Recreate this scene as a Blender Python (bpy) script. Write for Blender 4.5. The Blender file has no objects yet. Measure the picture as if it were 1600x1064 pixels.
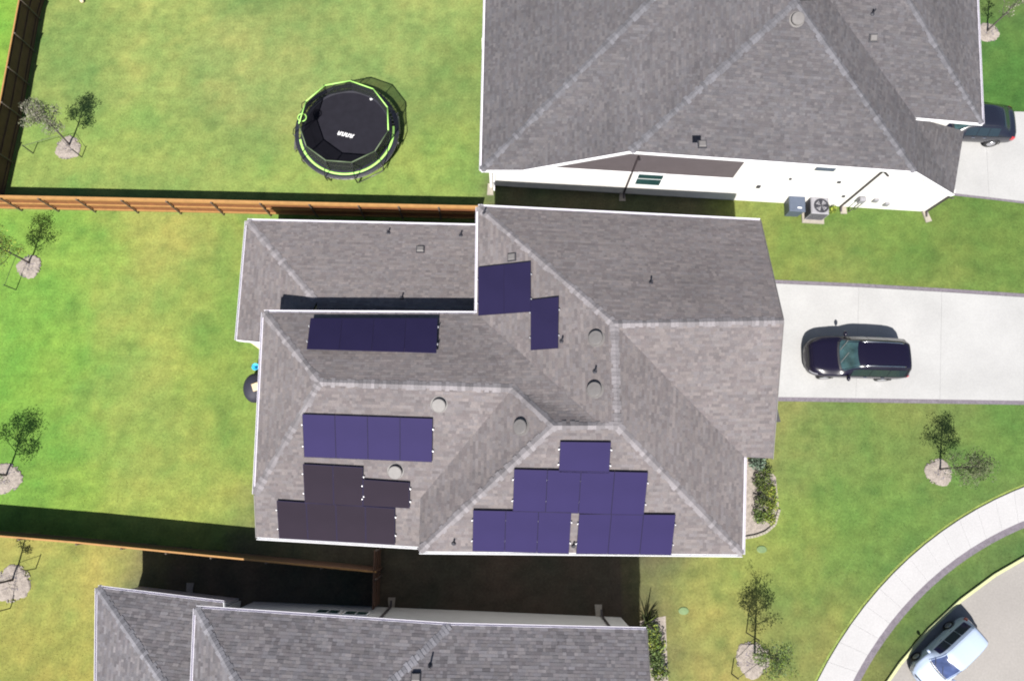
import bpy, bmesh, math, random
import numpy as np
from mathutils import Vector, Matrix
from mathutils.geometry import tessellate_polygon, intersect_point_tri_2d

random.seed(7); rng = np.random.default_rng(7)
S = bpy.context.scene
COL = S.collection
TAU = math.tau

# ------------------------------------------------------------------ camera
F_PX, CAM_H = 1060.0, 32.0
up_c = Vector((10, 228, F_PX)).normalized()          # world up seen from the camera (it looks down, tipped a little north)
y_c = (Vector((0, 1, 0)) - up_c * up_c.y).normalized()
x_c = y_c.cross(up_c)
ROT = Matrix((x_c, y_c, up_c))
cam_d = bpy.data.cameras.new('camera'); cam = bpy.data.objects.new('camera', cam_d); COL.objects.link(cam)
cam.matrix_world = Matrix.Translation((0, 0, CAM_H)) @ ROT.to_4x4()
cam_d.sensor_width = 36; cam_d.lens = 36 * F_PX / 1600; cam_d.clip_start = .5; cam_d.clip_end = 3000
S.camera = cam

# ------------------------------------------------------------------ light
EL = math.radians(53.5)
sun_dir = Vector((-.196 * math.cos(EL), -.98 * math.cos(EL), math.sin(EL))).normalized()
W = bpy.data.worlds.new('World'); S.world = W; W.use_nodes = True
nt = W.node_tree; nt.nodes.clear()
sky = nt.nodes.new('ShaderNodeTexSky'); sky.sky_type = 'NISHITA'; sky.sun_disc = False
sky.sun_elevation = EL; sky.sun_rotation = math.atan2(sun_dir.x, sun_dir.y)
bg = nt.nodes.new('ShaderNodeBackground'); bg.inputs[1].default_value = .05
wo = nt.nodes.new('ShaderNodeOutputWorld')
nt.links.new(sky.outputs[0], bg.inputs[0]); nt.links.new(bg.outputs[0], wo.inputs[0])
sd = bpy.data.lights.new('sun', 'SUN'); sd.energy = 5.0; sd.angle = math.radians(.6); sd.color = (1, .965, .9)
sun = bpy.data.objects.new('sun', sd); COL.objects.link(sun); sun.location = (0, 0, 40)
sun.rotation_euler = (-sun_dir).to_track_quat('-Z', 'Y').to_euler()
S.view_settings.view_transform = 'Standard'; S.view_settings.look = 'None'
S.view_settings.exposure = 1.06; S.view_settings.gamma = 1
S.cycles.filter_width = 2.0                             # the soft lens of a small drone camera

# ------------------------------------------------------------------ survey helpers: picture point + height -> place
LOC = Vector((0, 0, CAM_H))
def ray(px, py): return ROT @ Vector((px - 800, 532 - py, -F_PX))
def P(px, py, z=0.0):
    d = ray(px, py); return LOC + d * ((z - CAM_H) / d.z)
class Plane:
    def __init__(s, a, b, c):
        s.n = (b - a).cross(c - a).normalized(); s.a = a
        if s.n.z < 0: s.n = -s.n
    def hit(s, px, py, off=0.0):
        d = ray(px, py); a = s.a + s.n * off
        return LOC + d * ((a - LOC).dot(s.n) / d.dot(s.n))
    def z(s, x, y): return s.a.z - (s.n.x * (x - s.a.x) + s.n.y * (y - s.a.y)) / s.n.z
def slope_plane(a, b, inward, pitch):
    """plane that rises from the level line a-b towards the plan direction 'inward'"""
    e = Vector((b.x - a.x, b.y - a.y, 0)).normalized(); n = Vector((-e.y, e.x, 0))
    if n.dot(Vector((inward[0], inward[1], 0))) < 0: n = -n
    return Plane(a, Vector((b.x, b.y, a.z)), a + n + Vector((0, 0, pitch)))

# ------------------------------------------------------------------ materials
def lin(r, g, b):
    f = lambda c: (c / 255 / 12.92) if c / 255 <= .04045 else ((c / 255 + .055) / 1.055) ** 2.4
    return (f(r), f(g), f(b))
def mat(name, col, rough=.6, metal=0.0, var=.12, scale=8.0, bump=0.0, attr=None, spec=.5, coat=0.0, alpha=1.0, fine=None):
    m = bpy.data.materials.new(name); m.use_nodes = True
    t = m.node_tree; b = t.nodes['Principled BSDF']
    b.inputs['Roughness'].default_value = rough; b.inputs['Metallic'].default_value = metal
    b.inputs['Specular IOR Level'].default_value = spec; b.inputs['Coat Weight'].default_value = coat
    tc = t.nodes.new('ShaderNodeTexCoord')
    n = t.nodes.new('ShaderNodeTexNoise'); n.inputs['Scale'].default_value = scale; n.inputs['Detail'].default_value = 6
    t.links.new(tc.outputs['Object'], n.inputs['Vector'])
    mr = t.nodes.new('ShaderNodeMapRange'); mr.inputs[1].default_value = .25; mr.inputs[2].default_value = .75
    mr.inputs[3].default_value = 1 - var; mr.inputs[4].default_value = 1 + var
    t.links.new(n.outputs[0], mr.inputs[0])
    last = mr.outputs[0]
    if fine:
        n2 = t.nodes.new('ShaderNodeTexNoise'); n2.inputs['Scale'].default_value = fine[0]; n2.inputs['Detail'].default_value = 4
        t.links.new(tc.outputs['Object'], n2.inputs['Vector'])
        m2 = t.nodes.new('ShaderNodeMapRange'); m2.inputs[1].default_value = .3; m2.inputs[2].default_value = .7
        m2.inputs[3].default_value = 1 - fine[1]; m2.inputs[4].default_value = 1 + fine[1]
        t.links.new(n2.outputs[0], m2.inputs[0])
        mm = t.nodes.new('ShaderNodeMath'); mm.operation = 'MULTIPLY'
        t.links.new(last, mm.inputs[0]); t.links.new(m2.outputs[0], mm.inputs[1]); last = mm.outputs[0]
    mx = t.nodes.new('ShaderNodeMix'); mx.data_type = 'RGBA'; mx.blend_type = 'MULTIPLY'; mx.inputs[0].default_value = 1
    if attr:
        a = t.nodes.new('ShaderNodeAttribute'); a.attribute_name = attr; t.links.new(a.outputs['Color'], mx.inputs[6])
    else: mx.inputs[6].default_value = (*col, 1)
    cb = t.nodes.new('ShaderNodeCombineColor')
    for i in range(3): t.links.new(last, cb.inputs[i])
    t.links.new(cb.outputs[0], mx.inputs[7]); t.links.new(mx.outputs[2], b.inputs['Base Color'])
    if bump:
        bp = t.nodes.new('ShaderNodeBump'); bp.inputs['Strength'].default_value = bump; bp.inputs['Distance'].default_value = .03
        t.links.new(n.outputs[0], bp.inputs['Height']); t.links.new(bp.outputs[0], b.inputs['Normal'])
    if alpha < 1: b.inputs['Alpha'].default_value = alpha
    return m
M = {}
M['lawn'] = mat('lawn', (1, 1, 1), .9, attr='Col', var=.16, scale=1.7, fine=(9, .16), bump=.3, spec=.15)
M['blade'] = mat('grass_blade', (1, 1, 1), .7, attr='Col', var=.1, spec=.2)
M['shingle'] = mat('asphalt_shingle', (1, 1, 1), .93, attr='Col', var=.1, scale=.35, fine=(45, .22), spec=.2)
M['deck'] = mat('roof_deck', (.035, .034, .038), .9)
M['white'] = mat('white_trim_paint', (.74, .74, .76), .45, var=.05)
M['gutter'] = mat('gutter_paint_dimmed', (.56, .54, .6), .5, var=.06)  # dimmed copy of the trim white, imitates shade on gutters not facing south
M['wall_white'] = mat('white_painted_brick', (.6, .585, .57), .8, var=.06, scale=3, bump=.2)
M['wall_pale'] = mat('pale_siding_paint', (.5, .5, .5), .7, var=.06, scale=2)
M['siding'] = mat('grey_siding_paint', (.082, .068, .074), .7, var=.08, scale=2)
M['concrete'] = mat('broom_concrete', (.3, .297, .298), .85, var=.09, scale=.5, fine=(14, .05), bump=.12, spec=.25)
M['walk'] = mat('pavement_concrete', (.325, .318, .325), .85, var=.05, scale=.7, fine=(14, .06), bump=.12, spec=.25)
M['street'] = mat('street_concrete', (.222, .208, .198), .88, var=.09, scale=.35, fine=(11, .07), bump=.12, spec=.25)
M['joint'] = mat('paving_joint', (.19, .185, .18), .9, var=.1)
M['kerb'] = mat('kerb_concrete', (.36, .375, .2), .85, var=.08, scale=2)  # lime cast imitates the lens colour fringe along the kerb
M['soil'] = mat('bare_soil', (.13, .115, .135), .95, var=.2, scale=5, fine=(25, .2), bump=.4, spec=.1)
M['fringe'] = mat('lime_fringe', (.16, .2, .055), .95, var=.25, scale=3, fine=(16, .25), spec=.1)  # lime strip standing in for a lens colour fringe
M['mulch'] = mat('wood_mulch', (.23, .2, .18), .95, var=.22, scale=6, fine=(30, .3), bump=.6, spec=.1)
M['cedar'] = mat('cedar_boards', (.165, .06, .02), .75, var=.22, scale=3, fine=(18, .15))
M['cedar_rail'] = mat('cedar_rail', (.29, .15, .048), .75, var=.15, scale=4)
M['post'] = mat('darkened_steel_post', (.085, .065, .055), .6, var=.1)  # steel darkened to stand for the dark post shadows on the boards
M['cedar_shaded'] = mat('shaded_cedar', (.085, .042, .024), .8, var=.22, scale=3, fine=(18, .15))  # cedar darkened to imitate fence faces lying in shade
M['steel'] = mat('galvanised_steel', (.2, .19, .18), .45, metal=.7, var=.1)
M['panel'] = mat('solar_glass', (.0195, .015, .058), .62, var=.08, scale=.6, spec=.06)
M['panel_shaded'] = mat('solar_glass_shaded', (.0145, .012, .038), .62, var=.1, scale=.6, spec=.06)  # same glass, darkened to imitate slopes turned from the sun
M['panel_dark'] = mat('solar_glass_dull_reflection', (.0165, .012, .0195), .62, var=.12, scale=.5, spec=.04)  # a dull brownish reflection put into the base colour
M['frame'] = mat('black_anodised', (.017, .014, .04), .6, var=.05, spec=.06)
M['clip'] = mat('bright_aluminium', (.42, .42, .45), .45, metal=.3)
M['vent'] = mat('weathered_vent', (.115, .107, .107), .6, var=.12, scale=6)
M['pipe'] = mat('dark_vent_pipe', (.02, .02, .028), .6)
M['bronze'] = mat('bronze_downspout', (.035, .026, .03), .5)
M['navy'] = mat('deep_blue_black_car_paint', (.006, .0045, .014), .24, var=.03, coat=.2, spec=.35)
M['carwhite'] = mat('white_car_paint', (.32, .38, .5), .25, var=.02, coat=.6)
M['slate'] = mat('dark_slate_car_paint', (.009, .01, .018), .25, var=.03, coat=.4)
M['glass'] = mat('car_glass', (.012, .02, .026), .05, var=.05, spec=.9)
M['screen'] = mat('windscreen_glass', (.03, .06, .065), .08, var=.5, scale=3.0, spec=.9)
M['blueglass'] = mat('tinted_blue_glass', (.012, .012, .05), .1, var=.1, spec=.4)
M['bluescreen'] = mat('blue_windscreen', (.03, .045, .11), .12, var=.5, scale=2.0, spec=.5)
M['tyre'] = mat('tyre_rubber', (.015, .015, .016), .85)
M['rim'] = mat('alloy_rim', (.45, .45, .48), .3, metal=.8)
M['chrome'] = mat('chrome_trim', (.6, .6, .64), .18, metal=1.0)
M['lampglass'] = mat('headlamp_lens', (.2, .2, .23), .12, spec=.6)
M['red'] = mat('red_lamp_lens', (.35, .02, .03), .2)
M['plastic'] = mat('black_plastic', (.015, .015, .018), .5)
M['bin'] = mat('blue_grey_plastic', (.06, .075, .11), .45, var=.1, scale=4)
M['ac'] = mat('condenser_enamel', (.2, .195, .215), .45, var=.08)
M['mat'] = mat('trampoline_mat', (.012, .0115, .017), .9, var=.15, scale=3, spec=.12)
M['pad'] = mat('trampoline_pad', (.012, .012, .02), .5, var=.2, scale=5)
M['lime'] = mat('lime_trim', (.33, .62, .14), .5, var=.1)
M['dull_sleeve'] = mat('dull_grey_sleeve', (.08, .11, .06), .6, var=.2)  # duller grey-green for the south side of the top ring
M['net'] = mat('net_mesh', (.02, .025, .022), .8, alpha=.68)
M['bark'] = mat('young_bark', (.075, .06, .06), .85, var=.2, scale=8)
M['leaf'] = mat('leaf_green', (.055, .085, .02), .6, attr='Col', var=.2, scale=2, spec=.3)
M['vinyl'] = mat('black_vinyl_cover', (.014, .013, .026), .7, var=.1)
M['beige'] = mat('beige_fabric', (.5, .4, .27), .8)
M['cyan'] = mat('cyan_plastic', (.05, .42, .62), .35)
M['green_lid'] = mat('green_plastic_lid', (.1, .155, .06), .6)
M['win'] = mat('window_glass', (.018, .05, .05), .06, var=.3, scale=1.5, spec=.8)
M['stone'] = mat('edging_stone', (.25, .225, .19), .85, var=.15)

# ------------------------------------------------------------------ mesh helpers
class MB:
    def __init__(s): s.v = []; s.f = []; s.c = []; s.mi = []; s.mats = []
    def add(s, vs, fs, m, c=None):
        if m not in s.mats: s.mats.append(m)
        k = len(s.v); s.v += [tuple(v) for v in vs]; i = s.mats.index(m)
        for f in fs: s.f.append([k + j for j in f]); s.mi.append(i); s.c.append(c or (1, 1, 1))
    def box(s, c, d, m, rz=0.0, bev=0.0, col=None):
        x, y, z = d[0] / 2, d[1] / 2, d[2] / 2; R = Matrix.Rotation(rz, 3, 'Z'); c = Vector(c)
        if bev <= 0:
            vs = [R @ Vector((a * x, b * y, e * z)) + c for e in (-1, 1) for a, b in ((-1, -1), (1, -1), (1, 1), (-1, 1))]
            s.add(vs, [(3, 2, 1, 0), (4, 5, 6, 7), (0, 1, 5, 4), (1, 2, 6, 5), (2, 3, 7, 6), (3, 0, 4, 7)], m, col)
        else:
            vs = []
            for e, i in ((-1, 0), (1, 0), (1, 1)):
                q = bev if i else 0
                zz = (z - bev) if (e == 1 and not i) else (z if e == 1 else -z)
                vs += [R @ Vector((a * (x - q), b * (y - q), zz)) + c for a, b in ((-1, -1), (1, -1), (1, 1), (-1, 1))]
            fs = [(3, 2, 1, 0), (8, 9, 10, 11)]
            for r in (0, 4):
                for j in range(4): fs.append((r + j, r + (j + 1) % 4, r + 4 + (j + 1) % 4, r + 4 + j))
            s.add(vs, fs, m, col)
    def bar(s, a, b, w, h, m, upv=(0, 0, 1)):
        a, b = Vector(a), Vector(b); d = (b - a).normalized(); u = Vector(upv)
        r = d.cross(u)
        if r.length < 1e-4: r = d.cross(Vector((0, 1, 0)))
        r = r.normalized() * w / 2; u = r.cross(d).normalized() * h / 2
        vs = [p + i * r + j * u for p in (a, b) for i, j in ((-1, -1), (1, -1), (1, 1), (-1, 1))]
        s.add(vs, [(3, 2, 1, 0), (4, 5, 6, 7), (0, 1, 5, 4), (1, 2, 6, 5), (2, 3, 7, 6), (3, 0, 4, 7)], m)
    def tube(s, pts, rad, m, n=8, closed=False, cap=True):
        pts = [Vector(p) for p in pts]; N = len(pts)
        rad = rad if isinstance(rad, (list, tuple)) else [rad] * N
        vs = []
        for i, p in enumerate(pts):
            if closed: d = pts[(i + 1) % N] - pts[i - 1]
            else: d = pts[min(i + 1, N - 1)] - pts[max(i - 1, 0)]
            d.normalize(); a = d.cross(Vector((.13, .27, .95)))
            if a.length < .05: a = d.cross(Vector((1, 0, 0)))
            a.normalize(); b = d.cross(a)
            vs += [p + rad[i] * (math.cos(TAU * k / n) * a + math.sin(TAU * k / n) * b) for k in range(n)]
        fs = []
        for i in range(N if closed else N - 1):
            j = (i + 1) % N
            for k in range(n): fs.append((i * n + k, i * n + (k + 1) % n, j * n + (k + 1) % n, j * n + k))
        if cap and not closed: fs += [tuple(range(n))[::-1], tuple((N - 1) * n + k for k in range(n))]
        s.add(vs, fs, m)
    def lathe(s, prof, m, n=20, c=(0, 0, 0), sc=(1, 1)):
        vs = [(c[0] + r * math.cos(TAU * k / n) * sc[0], c[1] + r * math.sin(TAU * k / n) * sc[1], c[2] + z) for r, z in prof for k in range(n)]
        fs = [(i * n + k, i * n + (k + 1) % n, (i + 1) * n + (k + 1) % n, (i + 1) * n + k) for i in range(len(prof) - 1) for k in range(n)]
        fs += [tuple(range(n))[::-1], tuple((len(prof) - 1) * n + k for k in range(n))]
        s.add(vs, fs, m)
    def prism(s, poly, z0, z1, m):
        n = len(poly); vs = [(p[0], p[1], z0) for p in poly] + [(p[0], p[1], z1) for p in poly]
        s.add(vs, [tuple(range(n))[::-1], tuple(range(n, 2 * n))] + [(i, (i + 1) % n, n + (i + 1) % n, n + i) for i in range(n)], m)
    def mesh(s, name, smooth=False, colour=False):
        me = bpy.data.meshes.new(name); me.from_pydata(s.v, [], s.f)
        for m in s.mats: me.materials.append(m)
        me.polygons.foreach_set('material_index', s.mi)
        if smooth: me.polygons.foreach_set('use_smooth', [True] * len(s.f))
        if colour:
            a = me.attributes.new('Col', 'FLOAT_COLOR', 'FACE')
            a.data.foreach_set('color', np.array([(*c, 1) for c in s.c], 'f').ravel())
        me.update(); return me
    def build(s, name, parent=None, smooth=False, colour=False, loc=None):
        o = bpy.data.objects.new(name, s.mesh(name, smooth, colour)); COL.objects.link(o)
        if loc is not None:
            L = Vector(loc); o.data.transform(Matrix.Translation(-L)); o.location = L
        if parent: attach(o, parent)
        return o
def attach(o, parent):
    o.parent = parent; o.matrix_parent_inverse = world_of(parent).inverted(); return o
def world_of(o):
    m = Matrix.LocRotScale(o.location, o.rotation_euler, o.scale)
    return (world_of(o.parent) @ o.matrix_parent_inverse @ m) if o.parent else m
def tag(o, label=None, cat=None, group=None, kind=None):
    for k, v in (('label', label), ('category', cat), ('group', group), ('kind', kind)):
        if v: o[k] = v
    return o
def thing(name, loc, label, cat, group=None, rz=0.0):
    o = bpy.data.objects.new(name, None); COL.objects.link(o); o.empty_display_size = .3
    o.location = loc; o.rotation_euler = (0, 0, rz)
    return tag(o, label, cat, group)
def simplify_normals(o):
    bm = bmesh.new(); bm.from_mesh(o.data); bmesh.ops.recalc_face_normals(bm, faces=bm.faces); bm.to_mesh(o.data); bm.free()
def inset(poly, d):
    """plan polygon moved inwards by d"""
    n = len(poly); A = sum(poly[i].x * poly[(i + 1) % n].y - poly[(i + 1) % n].x * poly[i].y for i in range(n))
    sg = 1 if A > 0 else -1; out = []
    for i in range(n):
        p0, p1, p2 = poly[i - 1], poly[i], poly[(i + 1) % n]
        e1 = Vector((p1.x - p0.x, p1.y - p0.y)).normalized(); e2 = Vector((p2.x - p1.x, p2.y - p1.y)).normalized()
        n1 = Vector((-e1.y, e1.x)) * sg; n2 = Vector((-e2.y, e2.x)) * sg
        k = n1 + n2; den = 1 + n1.dot(n2)
        q = k / max(den, .35) * d
        out.append(Vector((p1.x + q.x, p1.y + q.y, p1.z)))
    return out

# value noise for the lawn colours
LAT = rng.random((256, 256)).astype('f')
def vnoise(x, y):
    xi = np.floor(x).astype(int); yi = np.floor(y).astype(int); fx = x - xi; fy = y - yi
    fx = fx * fx * (3 - 2 * fx); fy = fy * fy * (3 - 2 * fy)
    g = lambda a, b: LAT[a % 256, b % 256]
    return (g(xi, yi) * (1 - fx) + g(xi + 1, yi) * fx) * (1 - fy) + (g(xi, yi + 1) * (1 - fx) + g(xi + 1, yi + 1) * fx) * fy
def fbm(x, y, o=4):
    s = 0; a = .5; t = 0
    for i in range(o): s = s + a * vnoise(x + 17.3 * i, y + 9.1 * i); t += a; a *= .55; x = x * 2.03; y = y * 2.03
    return s / t
def in_poly(x, y, poly):
    r = np.zeros(x.shape, bool); n = len(poly)
    for i in range(n):
        x0, y0 = poly[i][0], poly[i][1]; x1, y1 = poly[(i + 1) % n][0], poly[(i + 1) % n][1]
        if abs(y1 - y0) < 1e-9: continue
        r ^= ((y0 > y) != (y1 > y)) & (x < (x1 - x0) * (y - y0) / (y1 - y0) + x0)
    return r

# ------------------------------------------------------------------ plans of ground features
FZ = 1.54                                            # fence height
mid_f = [P(-60, 306, FZ), P(120, 309.5, FZ), P(330, 314, FZ), P(560, 319.5, FZ), P(748, 323.5, FZ)]
low_f = [P(-60, 832, FZ), P(120, 847, FZ), P(330, 868, FZ), P(588, 893, FZ)]
left_f = [P(62, -110, FZ), P(30, 0, FZ), P(0, 160, FZ), P(-34, 306, FZ)]
gate_f = [P(585, 860, FZ), P(582, 952, FZ)]
drive_poly = [P(1205, 443), P(1212, 443), P(1400, 452), P(1600, 465), P(1860, 481), P(1860, 629), P(1600, 626), P(1400, 623), P(1205, 620)]
drive2_poly = [P(1430, 172), P(1600, 175.5), P(1860, 184), P(1860, 347), P(1600, 315), P(1505, 304), P(1440, 297)]
def circle_fit(pts):
    A = np.array([[2 * p.x, 2 * p.y, 1] for p in pts]); b = np.array([p.x ** 2 + p.y ** 2 for p in pts])
    s = np.linalg.lstsq(A, b, rcond=None)[0]; return s[0], s[1], math.sqrt(s[2] + s[0] ** 2 + s[1] ** 2)
c_out = circle_fit([P(*p) for p in ((1273, 1064), (1319, 995), (1379, 915), (1438, 855), (1518, 796), (1600, 762))])
c_in = circle_fit([P(*p) for p in ((1329, 1064), (1369, 1006), (1420, 935), (1460, 898), (1538, 842), (1600, 813))])
c_kerb = circle_fit([P(*p) for p in ((1382, 1064), (1419, 1014), (1478, 955), (1538, 904), (1600, 868))])
def arc(c, a0=80, a1=215, n=60, dr=0.0):
    return [Vector((c[0] + (c[2] + dr) * math.cos(math.radians(a0 + (a1 - a0) * i / n)), c[1] + (c[2] + dr) * math.sin(math.radians(a0 + (a1 - a0) * i / n)), 0)) for i in range(n + 1)]

# lawn colour: control points (picture position, colour as it looks in sun; side yards between houses darkened to imitate shade), kept inside their own yard
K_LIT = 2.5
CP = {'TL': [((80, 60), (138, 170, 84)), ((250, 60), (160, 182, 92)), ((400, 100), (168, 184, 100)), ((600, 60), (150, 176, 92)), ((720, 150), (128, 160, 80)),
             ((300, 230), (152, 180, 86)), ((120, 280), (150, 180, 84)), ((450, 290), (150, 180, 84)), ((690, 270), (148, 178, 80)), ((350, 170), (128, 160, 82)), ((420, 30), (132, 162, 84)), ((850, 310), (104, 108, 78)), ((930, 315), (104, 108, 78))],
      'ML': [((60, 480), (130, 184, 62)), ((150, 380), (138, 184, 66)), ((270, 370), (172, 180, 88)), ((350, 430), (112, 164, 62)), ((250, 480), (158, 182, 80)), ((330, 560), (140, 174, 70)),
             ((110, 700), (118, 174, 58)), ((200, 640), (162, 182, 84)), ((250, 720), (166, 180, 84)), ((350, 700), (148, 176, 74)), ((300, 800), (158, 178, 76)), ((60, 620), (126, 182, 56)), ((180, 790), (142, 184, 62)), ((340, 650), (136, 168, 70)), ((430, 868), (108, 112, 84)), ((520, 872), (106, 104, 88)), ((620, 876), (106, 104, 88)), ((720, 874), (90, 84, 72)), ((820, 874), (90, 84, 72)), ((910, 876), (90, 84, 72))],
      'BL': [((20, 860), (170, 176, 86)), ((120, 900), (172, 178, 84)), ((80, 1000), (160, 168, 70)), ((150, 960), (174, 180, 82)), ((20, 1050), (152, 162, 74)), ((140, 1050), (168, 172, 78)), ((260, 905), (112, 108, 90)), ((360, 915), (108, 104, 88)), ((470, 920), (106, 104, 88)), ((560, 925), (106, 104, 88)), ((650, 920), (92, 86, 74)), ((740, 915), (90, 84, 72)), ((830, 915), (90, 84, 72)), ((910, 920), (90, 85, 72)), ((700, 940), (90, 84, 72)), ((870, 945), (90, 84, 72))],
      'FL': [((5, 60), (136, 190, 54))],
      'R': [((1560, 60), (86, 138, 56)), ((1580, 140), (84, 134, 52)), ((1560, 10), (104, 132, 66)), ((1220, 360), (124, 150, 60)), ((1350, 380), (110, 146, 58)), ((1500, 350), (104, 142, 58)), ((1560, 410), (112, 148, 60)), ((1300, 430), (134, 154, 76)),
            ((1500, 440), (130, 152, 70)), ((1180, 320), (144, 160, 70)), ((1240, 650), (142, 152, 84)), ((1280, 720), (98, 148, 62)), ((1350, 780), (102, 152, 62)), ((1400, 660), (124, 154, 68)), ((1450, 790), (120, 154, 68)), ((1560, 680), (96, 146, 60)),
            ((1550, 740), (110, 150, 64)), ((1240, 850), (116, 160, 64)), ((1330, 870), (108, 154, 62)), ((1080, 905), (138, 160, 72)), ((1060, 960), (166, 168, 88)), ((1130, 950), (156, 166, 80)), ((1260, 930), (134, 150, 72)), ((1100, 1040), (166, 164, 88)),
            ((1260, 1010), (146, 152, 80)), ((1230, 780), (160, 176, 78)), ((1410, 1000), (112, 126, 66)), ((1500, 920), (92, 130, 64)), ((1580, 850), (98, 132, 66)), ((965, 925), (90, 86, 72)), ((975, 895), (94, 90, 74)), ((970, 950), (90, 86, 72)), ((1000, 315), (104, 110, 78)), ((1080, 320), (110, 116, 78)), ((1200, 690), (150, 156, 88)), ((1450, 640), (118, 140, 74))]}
def line_y(pts, x): return np.interp(x, [p.x for p in pts], [p.y for p in pts])
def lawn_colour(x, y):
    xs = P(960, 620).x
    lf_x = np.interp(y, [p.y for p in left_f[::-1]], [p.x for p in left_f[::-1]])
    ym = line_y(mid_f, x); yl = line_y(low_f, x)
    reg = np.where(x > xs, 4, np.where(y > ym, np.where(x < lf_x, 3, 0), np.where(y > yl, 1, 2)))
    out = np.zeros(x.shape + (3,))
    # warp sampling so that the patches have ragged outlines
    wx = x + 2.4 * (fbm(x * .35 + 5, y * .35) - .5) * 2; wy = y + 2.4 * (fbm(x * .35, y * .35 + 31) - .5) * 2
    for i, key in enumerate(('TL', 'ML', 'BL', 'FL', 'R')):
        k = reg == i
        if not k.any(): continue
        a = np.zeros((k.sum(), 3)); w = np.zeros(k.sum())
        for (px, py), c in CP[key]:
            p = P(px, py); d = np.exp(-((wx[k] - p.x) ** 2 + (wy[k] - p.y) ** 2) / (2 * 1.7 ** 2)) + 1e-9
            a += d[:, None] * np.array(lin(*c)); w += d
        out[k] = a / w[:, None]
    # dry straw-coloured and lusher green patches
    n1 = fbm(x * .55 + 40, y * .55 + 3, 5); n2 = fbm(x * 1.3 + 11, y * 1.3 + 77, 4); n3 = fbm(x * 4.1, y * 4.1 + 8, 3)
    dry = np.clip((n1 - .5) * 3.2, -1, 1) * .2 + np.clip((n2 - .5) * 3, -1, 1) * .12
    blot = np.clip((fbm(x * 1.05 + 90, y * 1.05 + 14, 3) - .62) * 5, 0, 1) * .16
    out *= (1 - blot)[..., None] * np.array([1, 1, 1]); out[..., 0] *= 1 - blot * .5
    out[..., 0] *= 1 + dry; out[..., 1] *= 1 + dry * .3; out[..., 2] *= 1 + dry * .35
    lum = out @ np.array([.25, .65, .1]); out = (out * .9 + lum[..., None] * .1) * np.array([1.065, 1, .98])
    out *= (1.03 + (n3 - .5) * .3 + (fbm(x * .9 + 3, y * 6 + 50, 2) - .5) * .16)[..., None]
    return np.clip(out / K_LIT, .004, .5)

def axis(lo, hi, step, far):
    a = list(np.arange(lo, hi + 1e-6, step)); s = step; left = []; right = []; v = lo
    while v > -far: s *= 1.5; v -= s; left.append(v)
    s = step; v = hi
    while v < far: s *= 1.5; v += s; right.append(v)
    return np.array(left[::-1] + a + right)
gx = axis(-32, 32, .16, 500); gy = axis(-16, 32, .16, 500)
X, Y = np.meshgrid(gx, gy); nx, ny = len(gx), len(gy)
gme = bpy.data.meshes.new('ground')
vs = np.stack([X.ravel(), Y.ravel(), np.zeros(X.size)], 1).astype('f')
i0 = (np.arange(ny - 1)[:, None] * nx + np.arange(nx - 1)[None, :]).ravel()
quads = np.stack([i0, i0 + 1, i0 + nx + 1, i0 + nx], 1).astype('i4')
gme.vertices.add(len(vs)); gme.vertices.foreach_set('co', vs.ravel())
gme.loops.add(quads.size); gme.loops.foreach_set('vertex_index', quads.ravel())
gme.polygons.add(len(quads)); gme.polygons.foreach_set('loop_start', np.arange(0, quads.size, 4, dtype='i4'))
gme.update(calc_edges=True)
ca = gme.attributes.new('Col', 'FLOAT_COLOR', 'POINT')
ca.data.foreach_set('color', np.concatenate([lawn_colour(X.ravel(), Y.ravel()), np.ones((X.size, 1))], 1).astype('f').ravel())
gme.materials.append(M['lawn'])
ground = bpy.data.objects.new('ground', gme); COL.objects.link(ground); ground['kind'] = 'structure'

# ------------------------------------------------------------------ paving
def slab_between(parent, A, B, n0, z0, z1, m, gap=.006):
    """slabs across a band whose edges are the point lists A and B"""
    for i in range(len(A) - 1):
        a0, a1, b0, b1 = A[i], A[i + 1], B[i], B[i + 1]
        g = gap / max((a1 - a0).length, .1) / 2; h = gap / max((b1 - b0).length, .1) / 2
        q = [a0.lerp(a1, g), a0.lerp(a1, 1 - g), b0.lerp(b1, 1 - h), b0.lerp(b1, h)]
        k = MB(); k.prism(q, z0, z1, m); o = k.build('slab', parent); simplify_normals(o)
def strip(name, A, B, z, m):
    k = MB(); n = len(A)
    k.add([(p.x, p.y, z) for p in A] + [(p.x, p.y, z) for p in B], [(i, i + 1, n + i + 1, n + i) for i in range(n - 1)], m)
    o = k.build(name); o['kind'] = 'structure'; return o
def base_sheet(name, poly, z, m):
    k = MB(); tr = tessellate_polygon([[Vector((p.x, p.y, 0)) for p in poly]])
    k.add([(p.x, p.y, z) for p in poly], [tuple(t) for t in tr], m)
    o = k.build(name); simplify_normals(o); o['kind'] = 'structure'; return o
def lerp_list(a, b, ts): return [a.lerp(b, t) for t in ts]
def edge_pts(poly, idx): return [poly[i] for i in idx]
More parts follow.
